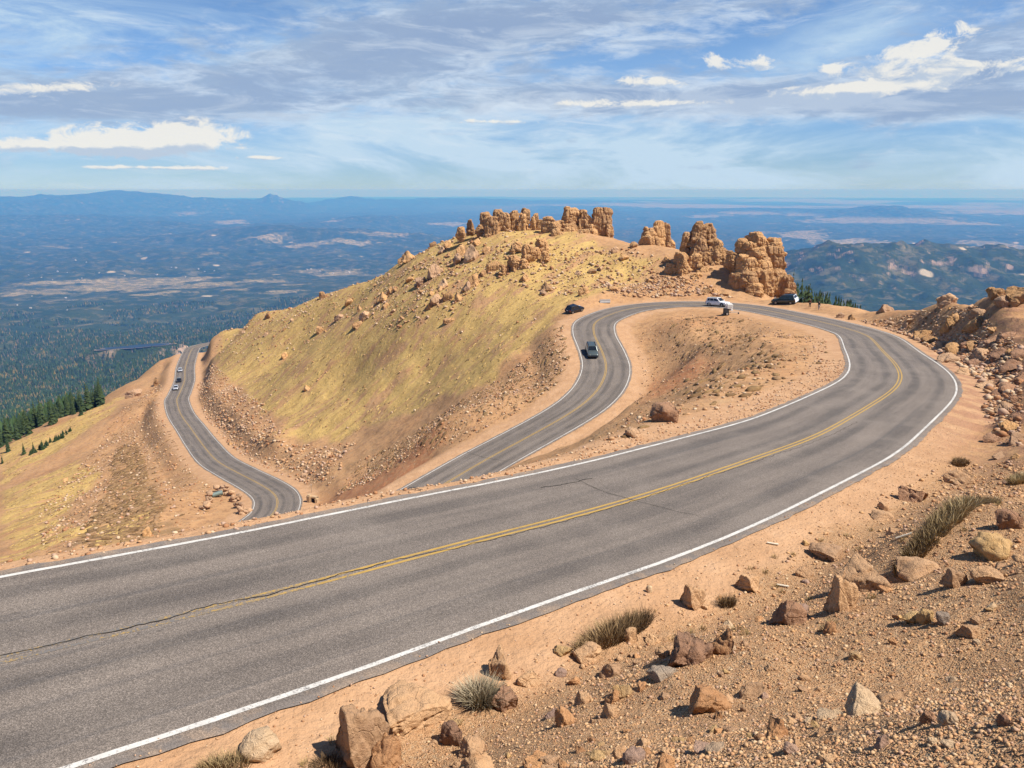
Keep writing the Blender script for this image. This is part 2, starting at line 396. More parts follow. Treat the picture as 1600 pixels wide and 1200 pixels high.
D_1 = wpoly([(600,640),(690,610),(790,560),(850,520),(830,570),(770,640),(700,690),(560,700),(470,690)])
D_2 = wpoly([(150,800),(200,730),(240,760),(270,820),(200,850),(110,855)])
D_3 = wpoly([(1060,545),(1085,500),(1150,510),(1190,545),(1150,590),(1090,610),(1130,560)])
R_1 = wpoly([(500,790),(540,760),(620,715),(700,690),(640,740),(560,790)])
R_2 = wpoly([(1010,590),(1080,560),(1120,580),(1060,610),(1010,620)])

def polar(r0, r1, dr, az_lo, az_hi, daz, full):
    a = np.arange(az_lo, az_hi + daz / 2, daz)
    if full:
        n = 60
        a = np.r_[a, np.linspace(az_hi, az_lo + 2 * math.pi, n + 2)[1:-1]]
    n = int(round(math.log(r1 / r0) / dr)); r = r0 * np.exp(np.linspace(0, 1, n + 1) * math.log(r1 / r0))
    A, Rr = np.meshgrid(a, r)
    X = Rr * np.sin(A); Y = Rr * np.cos(A)
    na, nr = len(a), len(r)
    i = np.arange(nr - 1)[:, None] * na; j = np.arange(na if full else na - 1)[None]
    j2 = (j + 1) % na
    Fc = np.stack([(i + j).ravel(), (i + j2).ravel(), (i + na + j2).ravel(), (i + na + j).ravel()], 1)[:, ::-1]
    return X, Y, Fc
# --- near ground
X, Y, Fc = polar(.45, 600, .0072, R(-41), R(41), R(.105), True)
Z = height(X, Y)
xf, yf = X.ravel(), Y.ravel()
V = np.stack([xf, yf, Z.ravel()], 1)
# close the small hole under the camera
V = np.r_[V, [[0, 0, gz(0, 0)]]]
me = np_mesh('ground', V, Fc, True)
lat, ss, zr = road_near(xf, yf)
e = np.abs(lat) - HALF
grass = np.zeros(len(xf)); dark = np.zeros(len(xf)); red = np.zeros(len(xf))
for P in (G_MAIN, G_L1, G_L2, G_L3):
    if len(P) > 2: grass = np.maximum(grass, inside(xf, yf, P, 3.5))
for P, s_ in ((D_2, 64),):
    if len(P) > 2: dark = np.maximum(dark, inside(xf, yf, P, 4, s_) * 1.0)
for P, s_ in ((R_1, 71), (R_2, 74)):
    if len(P) > 2: red = np.maximum(red, inside(xf, yf, P, 3, s_) * 1.0)
def blur(a, shape, k=2):
    a = a.reshape(shape)
    for _ in range(k):
        a = (a + np.roll(a, 1, 0) + np.roll(a, -1, 0) + np.roll(a, 1, 1) + np.roll(a, -1, 1)) / 5
    return a.ravel()
grass = blur(grass.astype(float), X.shape); dark = blur(dark, X.shape, 3); red = blur(red, X.shape, 30)
nr_ = (lat < 0) & (ss < RS[_i1])
verge = np.where(np.abs(lat) < 500, 1 - sstep(e + fbm(xf / 3, yf / 3, 3, 80) * .9, np.where(nr_, 1.1, 2.2), np.where(nr_, 2.4, 3.6)), 0)
rr = np.sqrt(xf ** 2 + yf ** 2)
forest = sstep(rr + 90 * fbm(xf / 60, yf / 60, 3, 90) - 30 * sstep(-xf, 100, 200), 380, 470) * (np.abs(lat) > 14)
z4 = lambda a: np.r_[a, 0]
attr(me, 'zone', np.stack([z4(grass), z4(verge), z4(dark), z4(forest)], 1), 'FLOAT_COLOR')
attr(me, 'red', z4(red)); attr(me, 'near', z4(1 - sstep(rr, 22, 60)))
attr(me, 'bank', z4(sstep(xf - .3 * yf, 8, 16) * (1 - sstep(yf, 70, 110)) * sstep(yf, 18, 34)))

t = NT('hillside_soil')
P = t.pos()
z = t.n('ShaderNodeAttribute', attribute_name='zone'); sep = t.n('ShaderNodeSeparateColor', i={0: z.outputs['Color']})
gr, ve, dk, fo = sep.outputs[0], sep.outputs[1], sep.outputs[2], z.outputs['Alpha']
near = t.attr('near'); rd = t.attr('red'); bk = t.attr('bank')
_mp = t.n('ShaderNodeMapping', vector_type='TEXTURE', i={'Vector': P, 'Scale': (1.6, 7.0, 3.0), 'Rotation': (0, 0, R(-41))}); streak = _mp.outputs[0]
n1 = t.noise(.06, 5, .6, P); n2 = t.noise(.9, 6, .65, P); n3 = t.noise(1.0, 6, .65, streak, .6); n4 = t.noise(7.0, 4, .6, P)
soil = t.ramp(n1, [(.3, (.41, .225, .108)), (.5, (.48, .275, .135)), (.7, (.42, .215, .10))])
soil = t.mix(t.rng(n2, .45, .7), soil, (.31, .172, .09))
soil = t.mix(t.rng(t.noise(.22, 6, .7, P), .52, .66, 0, .55), soil, (.30, .185, .095))
soil = t.mix(t.rng(n4, .56, .68, 0, .5), soil, (.20, .115, .06))
soil = t.mix(t.rng(n3, .55, .72, 0, .7), soil, (.47, .31, .17))
soil = t.mix(t.math('MULTIPLY', rd, t.rng(n2, .35, .6, .25, .8)), soil, (.45, .185, .085))
vc = t.voro(2.2, P, out='Color'); vd = t.voro(2.2, P)
cellv = t.n('ShaderNodeSeparateColor', i={0: vc}).outputs[0]
soil = t.mix(t.math('MULTIPLY', t.rng(vd, .28, .18), t.rng(cellv, .55, .6)), soil, t.ramp(cellv, [(.55, (.44, .27, .15)), (.75, (.52, .35, .21)), (1, (.36, .20, .12))]))
# grass and dead turf
gcol = t.ramp(t.noise(.9, 5, .62, streak, .8), [(.28, (.32, .195, .08)), (.45, (.475, .31, .11)), (.6, (.56, .375, .135)), (.75, (.455, .29, .11))])
gcol = t.mix(t.rng(t.noise(2.4, 5, .7, P), .50, .66, 0, .7), gcol, (.25, .165, .075))
gmask = t.math('MULTIPLY', gr, t.rng(t.noise(.42, 6, .66, streak, .5), .39, .51))
col = t.mix(gmask, soil, gcol)
dkm = t.math('MULTIPLY', dk, t.rng(t.noise(.8, 5, .65, streak, .6), .42, .58))
col = t.mix(t.math('MULTIPLY', dkm, .8), col, (.24, .155, .08))
# raked verge of decomposed granite
vcol = t.ramp(t.noise(.7, 5, .6, P), [(.3, (.41, .235, .125)), (.6, (.49, .295, .165)), (.8, (.52, .33, .20))])
col = t.mix(ve, col, vcol)
# pebbly ground close by
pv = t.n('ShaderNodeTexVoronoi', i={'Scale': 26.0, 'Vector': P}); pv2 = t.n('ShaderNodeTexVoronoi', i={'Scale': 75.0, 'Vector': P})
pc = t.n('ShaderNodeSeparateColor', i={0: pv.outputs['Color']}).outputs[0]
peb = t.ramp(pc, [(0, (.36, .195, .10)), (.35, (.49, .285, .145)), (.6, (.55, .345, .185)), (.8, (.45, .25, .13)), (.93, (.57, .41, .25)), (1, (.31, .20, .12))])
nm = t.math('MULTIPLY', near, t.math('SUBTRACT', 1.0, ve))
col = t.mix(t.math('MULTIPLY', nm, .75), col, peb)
# bedded red rock of the cut bank
col = t.mix(t.math('MULTIPLY', bk, t.rng(t.noise(1.4, 5, .6, t.mapping(P, (.6, .25, 2.0), (.3, 0, .5))), .42, .58, 0, .7)), col, (.33, .17, .105))
col = t.mix(fo, col, t.ramp(t.noise(.05, 5, .6, P), [(.3, (.035, .05, .02)), (.55, (.05, .065, .025)), (.75, (.12, .11, .05))]))
h1 = t.math('ADD', t.math('MULTIPLY', n2, 1.0), t.math('ADD', t.math('MULTIPLY', n4, .35), t.math('MULTIPLY', n3, .8)))
b1 = t.bump(h1, .35, .6)
hp = t.math('ADD', t.rng(pv.outputs['Distance'], 0, .6, 1, 0), t.math('MULTIPLY', t.rng(pv2.outputs['Distance'], 0, .6, 1, 0), .4))
b2 = t.bump(t.math('MULTIPLY', hp, t.math('MULTIPLY_ADD', nm, .9, .1)), .028, .9, b1)
m_soil = t.bsdf(col, .95, b2, .1)
ground = link('ground', me, m_soil); tag(ground, 'sunlit granite hillside of orange soil and dry yellow turf around the road', 'ground', kind='structure')

# --- far country
X2, Y2, F2 = polar(600, 84000, .0058, R(-41), R(41), R(.105), True)
Z2 = h_far(X2, Y2); xf, yf = X2.ravel(), Y2.ravel()
me2 = np_mesh('hills', np.stack([xf, yf, Z2.ravel()], 1), F2, True)
rr = np.sqrt(xf * xf + yf * yf); az = np.arctan2(xf, yf)
mead = np.zeros(len(xf))
def meadow(u, v, du, dv, jit=.35, seed=0):
    """a clearing seen at that pixel: an ellipse on the valley floor"""
    global mead
    d0 = ray(u, v); T = np.geomspace(700, 100000, 3000)
    Pm = d0[None] / np.linalg.norm(d0) * T[:, None]; b = np.where(Pm[:, 2] < h_far(Pm[:, 0], Pm[:, 1]))[0]
    if len(b) == 0: return
    p = Pm[b[0]]; r0 = math.hypot(p[0], p[1]); a0 = math.atan2(p[0], p[1])
    ra = r0 * du * .9 / 1240; rl = dv * .62 * r0 * r0 / (950 * 1240)
    l = (rr - r0) / rl; q = (az - a0) * r0 / ra
    n = fbm(xf / (ra * .5), yf / (ra * .5), 6, 100 + seed, .62) * jit * 4.2
    mead = np.maximum(mead, 1 - sstep(np.sqrt(l * l + q * q) + n, .75, 1.05))
for k, q in enumerate([(200,447,105,13),(60,455,60,6),(110,443,80,5),(290,437,70,5),(330,443,50,7),(230,461,60,4),(410,440,40,4),(440,456,30,4),(370,452,20,3),(70,458,50,4),(460,445,25,3),(620,438,22,3),(530,428,45,5),(490,423,30,3),
      (1320,375,60,5),(1260,371,40,4),(1400,345,60,4),(1490,348,60,3),(1555,380,50,3),(1580,384,25,2),(1330,345,70,4),(1180,332,60,3),(1060,322,90,4),(1240,362,50,3),(1420,331,60,4),(1560,330,90,5),(1500,322,90,4),(1290,332,60,3),(1100,338,30,2),
      (360,347,25,3),(550,380,40,2),(480,382,40,2),(420,370,30,2),(60,335,40,6),(20,330,35,10),(150,338,90,4),(290,327,30,3),(210,320,30,3),(520,345,30,2),(700,350,40,2),(600,365,40,2),(650,392,30,2),(720,405,30,2)]):
    meadow(*q, seed=k)
# plains to the right, out where the forest ends
pl = sstep(rr, 26000, 42000) * sstep(az, -.15, .15)
mead = np.maximum(mead, pl * sstep(fbm(xf / 9000, yf / 9000, 5, 140), -.06, .16))
# scattered clearings everywhere
sc_ = sstep(fbm(xf / 700, yf / 700, 6, 151, .6), .31, .40)
mead = np.maximum(mead, sc_ * .45 * sstep(rr, 3500, 7000))
_hb = np.interp(np.log(rr), _pr, _pz)
mead = mead * (1 - sstep(Z2.ravel() - _hb, 70, 150) * sstep(rr, 18000, 24000))
attr(me2, 'meadow', mead)
attr(me2, 'lake', np.zeros(len(xf)))
t = NT('forest_country'); P = t.pos()
nA = t.noise(.0022, 7, .62, P); nB = t.noise(.012, 5, .7, P); nC = t.noise(.045, 3, .7, P)
fcol = t.ramp(nA, [(.3, (.022, .040, .016)), (.5, (.034, .052, .020)), (.68, (.060, .068, .026)), (.8, (.10, .082, .04))])
fcol = t.mix(t.rng(nC, .52, .68, 0, .75), fcol, (.012, .024, .012))
fcol = t.mix(t.rng(nB, .63, .70, 0, .8), fcol, (.19, .145, .05))
mcol = t.ramp(t.noise(.0016, 5, .6, P), [(.3, (.22, .175, .09)), (.55, (.29, .23, .125)), (.75, (.36, .28, .165))])
sp = t.rng(nB, .48, .56)
me_f = t.math('MULTIPLY', t.attr('meadow'), t.math('MULTIPLY_ADD', sp, .6, .4))
fcol = t.mix(t.rng(t.noise(.0075, 4, .7, P), .50, .66, 0, .85), fcol, (.13, .115, .055))
fcol = t.mix(t.rng(t.noise(.0045, 6, .75, t.mapping(P, (1, 1, 1), (0, 0, 0), (900, 300, 0))), .56, .64, 0, .8), fcol, (.012, .024, .014))
vs = t.n('ShaderNodeTexVoronoi', i={'Scale': .0042, 'Vector': P}); vsc = t.n('ShaderNodeSeparateColor', i={0: vs.outputs['Color']}).outputs[0]
fcol = t.mix(t.math('MULTIPLY', t.rng(vs.outputs['Distance'], .26, .16), t.math('MULTIPLY', t.rng(vsc, .88, .92), t.rng(nA, .42, .6))), fcol, (.40, .33, .24))
col = t.mix(me_f, fcol, mcol)
# bare granite on the steeper knobs
slope = t.n('ShaderNodeSeparateXYZ', i={0: t.n('ShaderNodeNewGeometry').outputs['True Normal']}).outputs[2]
col = t.mix(t.math('MULTIPLY', t.rng(slope, .86, .70), t.rng(t.noise(.004, 6, .65, P), .5, .6)), col, (.36, .25, .18))
m_far = t.bsdf(col, .95, t.bump(nC, 9.0, .8), .05)
hills = link('hills', me2, m_far); tag(hills, 'blue forested hills and plains fading to the horizon', 'hills', kind='structure')

# ------------------------------------------------------------------ road sheets
def strip(name, i0, i1, offs, dz, step=1, jit=0.0, arch=0.0, jl=None):
    idx = np.arange(i0, i1, step); n = len(idx); m = len(offs)
    o = np.array(offs, float)[None].repeat(n, 0)
    s = RS[idx]
    if jit:
        o[:, 0] += jit * (perlin(s / .8, 0 * s, 41) + .8 * perlin(s / 4., 0 * s, 42)); o[:, -1] += jit * (perlin(s / .8, 0 * s + 9, 43) + .8 * perlin(s / 4., 0 * s, 44))
    if jl is not None: o += jl(s)[:, None]
    Vx = ROAD[idx, 0][:, None] + RN[idx, 0][:, None] * o; Vy = ROAD[idx, 1][:, None] + RN[idx, 1][:, None] * o
    Vz = ROAD[idx, 2][:, None] + dz - arch * np.abs(o)
    a = np.arange(n - 1)[:, None] * m + np.arange(m - 1)[None]
    Fq = np.stack([a.ravel(), (a + 1).ravel(), (a + m + 1).ravel(), (a + m).ravel()], 1)[:, ::-1]
    me = np_mesh(name, np.stack([Vx.ravel(), Vy.ravel(), Vz.ravel()], 1), Fq)
    attr(me, 'across', o.ravel()); attr(me, 'along', np.repeat(s, m))
    return me
NR = len(ROAD)
t = NT('worn_asphalt'); P = t.pos()
ac, al = t.attr('across'), t.attr('along')
aa = t.math('ABSOLUTE', ac)
wv = t.n('ShaderNodeCombineXYZ', i={0: ac, 1: t.math('MULTIPLY', al, .06), 2: 0.0}).outputs[0]
nl = t.noise(1.3, 5, .6, wv)
# wheel tracks at 1.1 and 2.9 m from the centre
wt = t.math('ADD', t.rng(t.math('ABSOLUTE', t.math('SUBTRACT', aa, 1.05)), .55, 0), t.rng(t.math('ABSOLUTE', t.math('SUBTRACT', aa, 2.85)), .55, 0))
f1 = t.math('ADD', t.math('MULTIPLY', wt, .40), t.math('MULTIPLY', t.math('SUBTRACT', nl, .5), 1.5))
base = t.mix(t.rng(f1, -.35, .6), (.190, .157, .131), (.098, .084, .074))
base = t.mix(t.rng(t.noise(.35, 4, .6, P), .4, .75, 0, .45), base, (.22, .185, .155))
stv = t.n('ShaderNodeCombineXYZ', i={0: t.math('MULTIPLY', ac, 2.2), 1: t.math('MULTIPLY', al, .025), 2: 4.0}).outputs[0]
base = t.mix(t.rng(t.noise(1.0, 6, .65, stv), .54, .72, 0, .6), base, (.085, .078, .075))
base = t.mix(t.rng(t.noise(1.7, 6, .7, t.mapping(P, (1, 1, 1), (0, 0, 0), (7, 3, 1))), .64, .72, 0, .35), base, (.075, .068, .064))
base = t.mix(t.math('MULTIPLY', t.rng(aa, 3.8, 4.45), t.rng(t.noise(1.6, 5, .7, P), .42, .62, 0, .7)), base, (.40, .26, .15))
gsp = t.voro(62.0, P, out='Color'); gs = t.n('ShaderNodeSeparateColor', i={0: gsp}).outputs[0]
gfac = t.ramp(gs, [(0, (.5,) * 3), (.4, (.85,) * 3), (.7, (1.15,) * 3), (.93, (1.6,) * 3), (1, (2.0,) * 3)])
base = t.mix(.85, base, gfac, 'MULTIPLY')
base = t.mix(t.rng(aa, 3.9, 4.3, 0, .4), base, (.21, .18, .16))
m_asph = t.bsdf(base, .85, t.bump(t.voro(62.0, P), .006, .6), .25)
road = link('road', strip('road', 0, NR, [-HALF, -3.9, -2, 0, 2, 3.9, HALF], 0.0, 1, .10), m_asph)
tag(road, 'grey two-lane mountain road winding through hairpin bends', 'road', kind='structure')
def paint(name, col, wear, fade=None):
    t = NT(name); P = t.pos(); al = t.attr('along')
    nz = t.math('ADD', t.math('MULTIPLY', t.noise(16, 5, .75, P), .72), t.math('MULTIPLY', t.noise(1.1, 4, .6, P), .28))
    lo = wear
    if fade is not None:
        k = t.rng(al, fade[0], fade[1], .165, 0)
        nz = t.math('SUBTRACT', nz, k)
    f = t.rng(nz, lo - .09, lo + .06)
    cc = t.mix(f, (.15, .137, .128), t.mix(t.rng(t.noise(4, 3, .6, P), .35, .7, 0, .5), col, tuple(x * .72 for x in col)))
    return t.bsdf(cc, .7, spec=.25)
m_white = paint('white_road_paint', (.60, .575, .53), .455)
_ps = np.array([hit(240, 975), hit(640, 878)]); _ys = road_near(_ps[:, 0], _ps[:, 1])[1]
m_yel = paint('yellow_road_paint', (.42, .265, .07), .40, (float(_ys[0]), float(_ys[1])))
for sgn in (1, -1):
    o = link('edge_line', strip('edge_line', 0, NR, [sgn * LINE - .063, sgn * LINE + .063], .006, 1, .012), m_white)
    tag(o, 'worn white edge line painted along the %s side of the road' % ('downhill valley' if sgn > 0 else 'uphill bank'), 'road marking', kind='structure')
for sgn in (1, -1):
    o = link('centre_line', strip('centre_line', 0, NR, [sgn * .11 - .05, sgn * .11 + .05], .006, 1, .01), m_yel)
    tag(o, 'yellow centre line of the double line, the one nearer the %s lane' % ('valley' if sgn > 0 else 'bank'), 'road marking', kind='structure')

# ------------------------------------------------------------------ light, sky, haze
SUN_EL, SUN_AZ = R(55), R(110)       # azimuth clockwise from +Y: right and a little behind the camera
sd = bpy.data.lights.new('sun', 'SUN'); sd.energy = 5.0; sd.angle = R(.53); sd.color = (1.0, .94, .85)
sun = bpy.data.objects.new('sun', sd); COL.objects.link(sun)
sv = Vector((math.sin(SUN_AZ) * math.cos(SUN_EL), math.cos(SUN_AZ) * math.cos(SUN_EL), math.sin(SUN_EL)))
sun.rotation_euler = sv.to_track_quat('Z', 'Y').to_euler()
world = bpy.data.worlds.new('World'); scene.world = world; world.use_nodes = True
wt_ = world.node_tree; wt_.nodes.clear()
class WT(NT):
    def __init__(s): s.t = wt_; s.out = wt_.nodes.new('ShaderNodeOutputWorld')
q = WT()
sky = q.n('ShaderNodeTexSky', sky_type='NISHITA', sun_disc=False, sun_elevation=SUN_EL, sun_rotation=SUN_AZ, altitude=3500.0, air_density=1.0, dust_density=.6, ozone_density=2.0)
D = q.n('ShaderNodeTexCoord').outputs['Generated']
sx = q.n('ShaderNodeSeparateXYZ', i={0: D})
dx, dy, dz = sx.outputs
azn = q.math('ARCTAN2', dx, dy)
eln = q.math('ARCSINE', dz)
def skypos(u, v):
    d = ray(u, v); return math.atan2(d[0], d[1]), math.atan2(d[2], math.hypot(d[0], d[1]))
def blob(u, v, du, dv, tilt=0.0):
    """a soft ellipse of cloud round that direction"""
    a0, e0 = skypos(u, v)
    ca, sa = math.cos(tilt), math.sin(tilt)
    A = q.math('SUBTRACT', azn, a0); E = q.math('SUBTRACT', eln, e0)
    l = q.math('MULTIPLY', q.math('ADD', q.math('MULTIPLY', A, ca), q.math('MULTIPLY', E, sa)), 1240.0 / du)
    k = q.math('MULTIPLY', q.math('SUBTRACT', q.math('MULTIPLY', E, ca), q.math('MULTIPLY', A, sa)), 1240.0 / dv)
    r2 = q.math('ADD', q.math('MULTIPLY', l, l), q.math('MULTIPLY', k, k))
    return q.math('POWER', 2.718, q.math('MULTIPLY', r2, -1.0))
def addup(bl):
    s = bl[0]
    for b in bl[1:]: s = q.math('ADD', s, b)
    return s
def skyvec(ka, ke, off=0.0):
    return q.n('ShaderNodeCombineXYZ', i={0: q.math('MULTIPLY', azn, ka), 1: q.math('MULTIPLY', eln, ke), 2: off}).outputs[0]
skyc = q.n('ShaderNodeMix', data_type='RGBA', blend_type='MULTIPLY')
skyc.inputs[0].default_value = 1.0
wt_.links.new(sky.outputs[0], skyc.inputs[6]); skyc.inputs[7].default_value = (.92, 1.06, 1.16, 1)
lowk = q.rng(eln, .0, .16, .62, 1.0)
col = q.mix(1.0, skyc.outputs[2], q.n('ShaderNodeCombineColor', i={0: q.math('MULTIPLY', lowk, .92), 1: q.math('MULTIPLY', lowk, .97), 2: q.math('POWER', lowk, .8)}).outputs[0], 'MULTIPLY')
GREY = (2.3, 3.0, 4.2)
# high thin veil
veil = q.math('MULTIPLY', q.rng(q.noise(1.0, 7, .62, skyvec(3.5, 15, 3.0), .8), .34, .72), addup([blob(120, 50, 480, 75, .05), blob(560, 130, 300, 60), blob(1000, 225, 800, 60), blob(1330, 50, 200, 50, .6), blob(400, 240, 900, 50), blob(1500, 190, 300, 60), blob(800, 285, 1500, 45), blob(60, 20, 300, 60)]))
col = q.mix(q.math('MULTIPLY', veil, .85, clamp=True), col, (4.6, 6.0, 7.3))
# the grey stratocumulus bands
bands = addup([blob(330, 130, 300, 48, .13), blob(640, 75, 200, 48, .16), blob(930, 22, 380, 42, .03), blob(150, 160, 260, 22), blob(900, 150, 300, 34), blob(1240, 148, 320, 20), blob(1540, 95, 150, 62, .3), blob(1490, 165, 300, 18)])
nb = q.noise(1.0, 9, .64, skyvec(8, 26, 1.0), .7); nb2 = q.noise(1.0, 6, .6, skyvec(26, 90, 2.0), .3)
fld = q.math('ADD', q.math('MULTIPLY', bands, .52), q.math('ADD', q.math('SUBTRACT', nb, .5), q.math('MULTIPLY', q.math('SUBTRACT', nb2, .5), .75)))
bm_ = q.rng(fld, .10, .50)
shade = q.noise(1.0, 8, .64, skyvec(10, 46, 5.0), .6)
bcol = q.mix(q.rng(shade, .40, .66), (2.9, 3.85, 5.4), (5.4, 6.3, 7.4))
bcol = q.mix(q.rng(fld, .42, .75), bcol, (2.7, 3.55, 5.1))
col = q.mix(q.math('MULTIPLY', bm_, .84), col, bcol)
thin = q.rng(q.math('ADD', q.noise(1.0, 9, .66, skyvec(9, 46, 17.0), 1.1), q.math('MULTIPLY', addup([blob(1000, 150, 420, 26), blob(1300, 160, 380, 22), blob(500, 200, 500, 30), blob(800, 60, 500, 30, .05)]), .16)), .56, .76)
col = q.mix(q.math('MULTIPLY', thin, .34), col, (6.4, 7.1, 7.8))
# bright cumulus heads, lit from the right, grey below
HB = [(250, 220, 95, 22), (300, 210, 45, 20), (180, 222, 60, 14), (70, 228, 120, 9), (70, 138, 70, 8, .12), (1425, 88, 75, 22, .35), (1500, 110, 90, 14, .1), (1122, 98, 24, 13), (1188, 97, 22, 9), (1300, 110, 18, 12), (1020, 128, 50, 9), (1040, 162, 80, 6), (900, 162, 50, 7), (780, 190, 60, 4), (400, 246, 30, 3), (250, 262, 90, 3), (1350, 140, 120, 8)]
heads = addup([blob(*b_) for b_ in HB])
lows = addup([blob(b_[0] - 10, b_[1] + b_[3] * .75, b_[2], b_[3] * .8) for b_ in HB])
nh = q.noise(1.0, 10, .66, skyvec(30, 56, 9.0), .5)
hf = q.math('ADD', q.math('MULTIPLY', heads, .72), q.math('MULTIPLY', q.math('MULTIPLY', q.math('SUBTRACT', nh, .5), 3.0), q.rng(heads, .04, .30)))
hm = q.rng(hf, .20, .66)
hs = q.noise(1.0, 8, .66, skyvec(34, 74, 12.0), .4)
lit = q.math('ADD', q.math('SUBTRACT', hs, .5), q.math('MULTIPLY', q.math('SUBTRACT', heads, lows), .35))
col = q.mix(q.math('MULTIPLY', hm, .93), col, q.mix(q.rng(lit, -.16, .10), (4.3, 5.1, 6.2), (7.4, 7.3, 6.9)))
bg = q.n('ShaderNodeBackground', i={0: col, 1: .084})
wt_.links.new(bg.outputs[0], q.out.inputs[0])

# the blue air between here and the horizon
bm = bmesh.new(); bmesh.ops.create_cube(bm, size=1.0)
me = bpy.data.meshes.new('haze'); 
ztop, zbot, half = max(30.0, float(Z2.max()) + 12.0), float(min(Z2.min(), Z.min())) - 3.0, 86000.0
for v in bm.verts: v.co = (v.co.x * 2 * half, v.co.y * 2 * half, ztop if v.co.z > 0 else zbot)
bm.to_mesh(me); bm.free()
t = NT('blue_air')
vol = t.n('ShaderNodeVolumePrincipled', i={'Color': (.09, .35, 1.0, 1), 'Absorption Color': (.80, .80, .80, 1), 'Density': 6.0e-5, 'Anisotropy': .0})
t.t.links.new(vol.outputs[0], t.out.inputs['Volume'])
haze = link('haze', me, t.m); tag(haze, 'blue haze over the distant country', 'haze', kind='stuff')

scene.view_settings.view_transform = 'Standard'; scene.view_settings.look = 'None'
scene.view_settings.exposure = .50; scene.view_settings.gamma = 1.0
scene.render.film_transparent = False
cy = scene.cycles
cy.max_bounces = 4; cy.diffuse_bounces = 2; cy.glossy_bounces = 2; cy.transmission_bounces = 2; cy.volume_bounces = 0; cy.transparent_max_bounces = 6
cy.use_denoising = True
try: cy.denoiser = 'OPENIMAGEDENOISE'
except Exception: pass
cy.caustics_reflective = False; cy.caustics_refractive = False

# ------------------------------------------------------------------ rocks
def ico(sub):
    bm = bmesh.new(); bmesh.ops.create_icosphere(bm, subdivisions=sub, radius=1.0)
    bm.verts.ensure_lookup_table()
    V = np.array([v.co[:] for v in bm.verts]); Fc = np.array([[v.index for v in f.verts] for f in bm.faces])
    bm.free(); return V, Fc
ICO1, ICO2, ICO3, ICO4 = ico(1), ico(2), ico(4), ico(5)
def noise3(V, f, seed):
    return (perlin(V[:, 0] * f + seed, V[:, 1] * f + seed * 1.7, 3) + perlin(V[:, 1] * f - seed, V[:, 2] * f + seed, 4) + perlin(V[:, 2] * f + seed * 2.1, V[:, 0] * f, 6)) / 2
def fracture(P, seed, sp, upright=False):
    """joint cells: each cell of the rock stands a little proud or back, with a crack between"""
    r_ = np.random.default_rng(int(seed) % 99991); A = np.linalg.qr(r_.normal(size=(3, 3)))[0]
    if upright:
        a = r_.uniform(0, 3.14); A = np.array([[math.cos(a), math.sin(a), .06], [-math.sin(a), math.cos(a), -.05], [.08, .05, 1]])
    U = P @ A.T / np.asarray(sp) + r_.uniform(0, 50, 3) + .28 * np.stack([noise3(P / np.mean(sp), .8, seed % 83 + 1), noise3(P / np.mean(sp), .8, seed % 71 + 9), noise3(P / np.mean(sp), .8, seed % 67 + 19)], 1)
    c = np.floor(U); f = U - c
    h = np.sin(c @ np.array([12.9898, 78.233, 37.719]) + seed % 97) * 43758.5453; h = h - np.floor(h)
    e = np.minimum(f, 1 - f).min(1)
    return (h - .5) * 1.5 - 1.0 * np.exp(-(e / .085) ** 2)
def rock_verts(base, seed, cuts=9, depth=(.55, .85), dims=(1, 1, 1), rough=.06, lump=.18):
    """a broken rock: a stretched ball split along joint planes, its faces then roughened"""
    r_ = np.random.default_rng(seed); D = base[0]; V = D * np.array(dims)[None]
    V = V * (1 + lump * noise3(D, 1.1, seed * .37))[:, None]
    sz = np.linalg.norm(V, axis=1).mean()
    ns = []
    for _ in range(cuts):
        for _t in range(20):
            n = r_.normal(size=3) / np.array(dims); n /= np.linalg.norm(n)
            if all(abs(n @ m_) < .86 for m_ in ns): break
        ns.append(n); ext = (V @ n).max(); d = ext * r_.uniform(*depth)
        V = V - np.maximum(V @ n - d, 0)[:, None] * n[None] * 1.0
    q = V / sz
    step = np.floor(noise3(q, 1.7, seed * .61) * 5) / 5
    V = V + D * sz * (rough * noise3(q, 3.0, seed * .91) + rough * .8 * noise3(q, 7.5, seed * .31) + rough * .5 * noise3(q, 15., seed * .17) + rough * .9 * step)[:, None]
    if len(V) > 200: V = V + D * (sz * rough * 1.5 * fracture(V / sz, seed * 7 + 3, (.75, .6, .5)))[:, None]
    V -= (V.max(0) + V.min(0)) / 2
    return V / np.abs(V).max(0)[None] * np.array(dims)[None] / 2      # box of size dims, centred
def block_verts(seed, dims, kind):
    """a mass of weathered granite, cut by upright and level joints"""
    base = ICO5 if max(dims) > 2.6 else ICO4
    r_ = np.random.default_rng(seed); D = base[0]
    power = {'p': 4.6, 'b': 3.8, 'r': 2.7}[kind]
    V = D * ((np.abs(D) ** power).sum(1) ** (-1 / power))[:, None]
    for _ in range(6):
        n = r_.normal(size=3) * np.array([1, 1, .7]); n /= np.linalg.norm(n)
        d = (V @ n).max() * r_.uniform(.58, .9); V = V - np.maximum(V @ n - d, 0)[:, None] * n[None]
    V[:, :2] *= (1 - r_.uniform(.02, .16) * V[:, 2:3])
    V = V * np.array(dims)[None] / 2
    out = D / np.array(dims)[None]; out /= np.linalg.norm(out, axis=1)[:, None]; out = (out + D) / 2; out[:, 2] *= .7
    w = float(min(dims[0], dims[1])); k = min(1.0, w / 3)
    sp = {'p': (.95, .95, 3.4), 'b': (1.1, 1.1, 2.3), 'r': (1.4, 1.4, 1.5)}[kind]
    V = V + out * (.20 * k * fracture(V, seed, [x * (.55 + .45 * k) for x in sp], True) + .10 * k * fracture(V, seed + 5, [x * .42 for x in sp]))[:, None]
    V = V + out * (.30 * k * noise3(V, .7, seed % 89) + .12 * k * noise3(V, 1.9, seed % 83) + .05 * noise3(V, 5, seed % 79))[:, None]
    return V, base[1]
